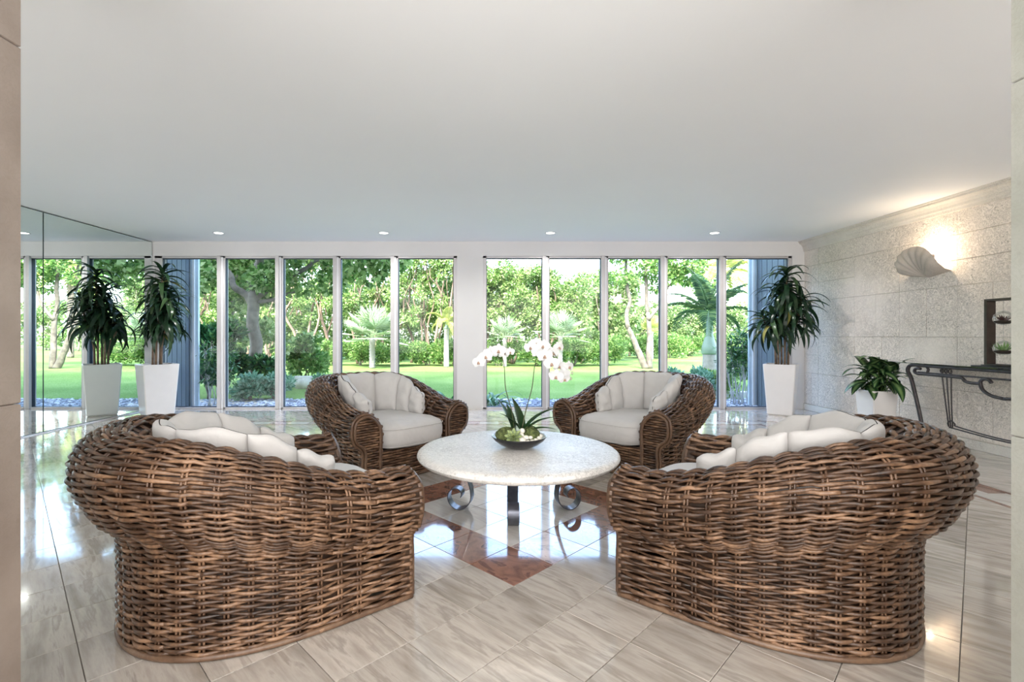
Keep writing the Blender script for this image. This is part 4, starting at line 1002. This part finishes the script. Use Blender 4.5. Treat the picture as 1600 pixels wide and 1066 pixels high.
feather_palm(13.3, 28, 4.7, .16, .08, .3, 3.0, 15, 'tall coconut palm over the far lawn seen in the wall mirror', 'leaf_yellow', 'bark_grey', 6, (70, -25), .28)

# trees nearer the house on the left
random.seed(21)
def near_tree():
    t = thing('shade_tree', 'large leafy shade tree with a pale trunk outside the second left window', 'tree', (-5.55, 11.3, -.1), 0)
    b = MB(); branch(b, (.1, 0, 0), (-.02, .05, 2.3), .16, .13, .02); branch(b, (-.02, .05, 2.2), (.1, .2, 4.6), .12, .07, .03)
    branch(b, (0, .05, 2.15), (1.5, -.2, 3.0), .08, .04, .04); branch(b, (1.45, -.2, 2.98), (2.9, -.2, 3.5), .045, .02, .05); branch(b, (0, 0, 2.0), (.9, .3, 2.35), .05, .03, .05)
    branch(b, (-.05, .05, 2.0), (-1.2, .1, 3.4), .09, .05, .04); b.build('trunk', M['bark_grey'], t)
    bl = [(random.uniform(-1.6, 3.3), random.uniform(-.7, 1.2), random.uniform(2.45, 4.6), random.uniform(.28, .5)) for _ in range(44)]
    bl += [(random.uniform(-.9, 1.0), random.uniform(.3, 1.2), random.uniform(1.1, 2.6), random.uniform(.2, .36)) for _ in range(14)]
    P, Dn = blobs_cloud(bl, 13000); o = leaf_obj('foliage', leafcloud(P, Dn, .13, .75), M['leaf_ficus'], t); o['kind'] = 'stuff'
near_tree()
t = thing('leaning_tree', 'leaning pale grey tree trunk with forked limbs behind the shade tree', 'tree', (-7.1, 12.6, -.1), 0)
b = MB(); branch(b, (-.2, 0, 0), (.35, .1, 2.4), .17, .15, .02); branch(b, (.3, .1, 2.3), (1.5, .1, 4.4), .15, .1, .02); branch(b, (.3, .1, 2.3), (.2, .1, 4.6), .10, .06, .03); b.build('trunk', M['bark_grey'], t)
bl = [(random.uniform(-1.8, 2.2), random.uniform(-.6, .9), random.uniform(2.9, 4.8), random.uniform(.3, .5)) for _ in range(24)]
P, Dn = blobs_cloud(bl, 5200); o = leaf_obj('foliage', leafcloud(P, Dn, .14, .7), M['leaf_ficus'], t); o['kind'] = 'stuff'
# dark understorey
for k, (x, y, rx, h, n, lab, mt, sz) in enumerate(((-5.75, 9.9, .42, 1.85, 2600, 'dark tall shrub close outside the far left window', 'leaf_dark', .15),
        (-5.85, 10.6, .42, 2.0, 2600, 'dark glossy shrub left of the shade tree trunk', 'leaf_dark', .16),
        (-5.0, 10.7, .26, .95, 1300, 'dark glossy shrub right in front of the shade tree trunk', 'leaf_dark', .15),
        (-4.75, 12.4, .5, 1.35, 2200, 'mid green shrub right of the shade tree trunk', 'leaf_hedge', .13),
        (-4.86, 9.75, .36, .55, 1500, 'low grey green shrub at the foot of the shade tree', 'leaf_blue', .10),
        (-4.42, 9.9, .36, .55, 1500, 'low grey green shrub beside the gravel, right of the tree foot', 'leaf_blue', .10),
        (4.12, 10.2, .45, .62, 1700, 'low leafy shrub behind the right rear armchair', 'leaf_blue', .10),
        (4.75, 10.3, .4, .55, 1500, 'low leafy shrub at the foot of the slender canes', 'leaf_hedge', .10),
        (6.5, 12.0, .6, 1.0, 1700, 'bushy shrub outside behind the right facade fin', 'leaf_hedge', .12),
        (-3.95, 11.4, .22, .38, 700, 'small grey green shrub beside the pale boulder', 'leaf_blue', .09))):
    shrub(x, y, rx, rx*.8, h, lab, mt, n, sz, None, 'garden_shrub', -.105)
# twin-trunked tree
t = thing('twin_trunk_tree', 'pale twin-trunked tree on the lawn in the middle of the right windows', 'tree', (5.9, 19.0, -.1), 0)
b = MB(); branch(b, (.15, 0, 0), (-.55, 0, 1.6), .14, .09, .02); branch(b, (-.55, 0, 1.55), (-.6, .1, 4.8), .09, .05, .03); branch(b, (.3, 0, 0), (.25, .1, 2.2), .12, .085, .02); branch(b, (.25, .1, 2.15), (.1, .1, 5), .085, .05, .02); branch(b, (.25, 0, 1.9), (1.4, 0, 3.7), .07, .03, .04)
b.build('trunk', M['bark_grey'], t)
bl = [(random.uniform(-1.5, 2.6), random.uniform(-.7, .7), random.uniform(3.1, 5.0), random.uniform(.3, .5)) for _ in range(26)]
P, Dn = blobs_cloud(bl, 6500); o = leaf_obj('foliage', leafcloud(P, Dn, .14, .6), M['leaf_hedge'], t); o['kind'] = 'stuff'
# slender white canes with dark leaves
t = thing('slender_cane_shrub', 'clump of slender pale canes topped with dark leaves by the right facade fin', 'shrub', (4.72, 9.25, -.1), 0); b = MB(); tops = []
for k in range(15):
    x0 = random.uniform(-.16, .16); x1 = x0*1.7+random.uniform(-.15, .15); h = random.uniform(.75, 1.35); P = branch(b, (x0, random.uniform(-.1, .1), 0), (x1, random.uniform(-.1, .1), h), .011, .006, .03, 5, 6); tops.append(P[-1]); tops.append(P[-4])
b.build('stem', M['cane_white'], t)
P, Dn = blobs_cloud([(*p, .13) for p in tops], 900, shell=.2); o = leaf_obj('foliage', leafcloud(P, Dn, .11, .3), M['leaf_dark'], t); o['kind'] = 'stuff'
t = thing('slender_cane_shrub', 'clump of slender grey canes low outside the far left window', 'shrub', (-5.1, 9.0, -.1), 0); b = MB(); tops = []
for k in range(12):
    x0 = random.uniform(-.2, .2); P = branch(b, (x0, random.uniform(-.1, .1), 0), (x0*1.4+random.uniform(-.1, .1), random.uniform(-.1, .1), random.uniform(.6, 1.1)), .010, .005, .03, 5, 6); tops.append(P[-1]); tops.append(P[-5])
b.build('stem', M['cane_white'], t)
P, Dn = blobs_cloud([(*p, .12) for p in tops], 800, shell=.2); o = leaf_obj('foliage', leafcloud(P, Dn, .11, .3), M['leaf_dark'], t); o['kind'] = 'stuff'
# strap-leaved lilies at the centre pier
G, A = leaf_grid(.85, .06, 12, 2, 2.1, .4, pw=.8); SLm = leaf_mesh('leaf', M['leaf_dark'], G)
for k, (x, y, lab) in enumerate(((-.72, 8.75, 'strap-leaved crinum lily outside, left of the centre pier'), (-.02, 8.7, 'strap-leaved crinum lily outside, right of the centre pier'))):
    t = thing('crinum_lily', lab, 'garden plant', (x, y, -.1), 0)
    for i in range(30): orient_leaf(t, 'leaf', SLm, (random.uniform(-.1, .1), random.uniform(-.1, .1), 0), i*2.4, random.uniform(.75, 1.4), random.uniform(-.3, .3), random.uniform(.65, 1.0))
# boulder
b = MB(); b.blob((0, 0, .12), (.34, .22, .17), 12, 8, .13); b.box(-.30, .28, -.12, .12, .18, .30, .03); tag(b.build('boulder', M['boulder'], None, True, (-4.55, 11.9, -.1)), 'pale limestone boulder on the shaded lawn left of the rear armchair', 'rock')
b = MB(); b.box(-6.6, -4.1, 9.0, 11.0, -.2, -.102, .01); struct(b.build('planting_bed_ground', M['sand'], smooth=False))
b = MB(); b.box(4.3, 6.6, 10.1, 10.25, -.3, .02, .01); struct(b.build('garden_kerb_trim', M['concrete'], smooth=False))
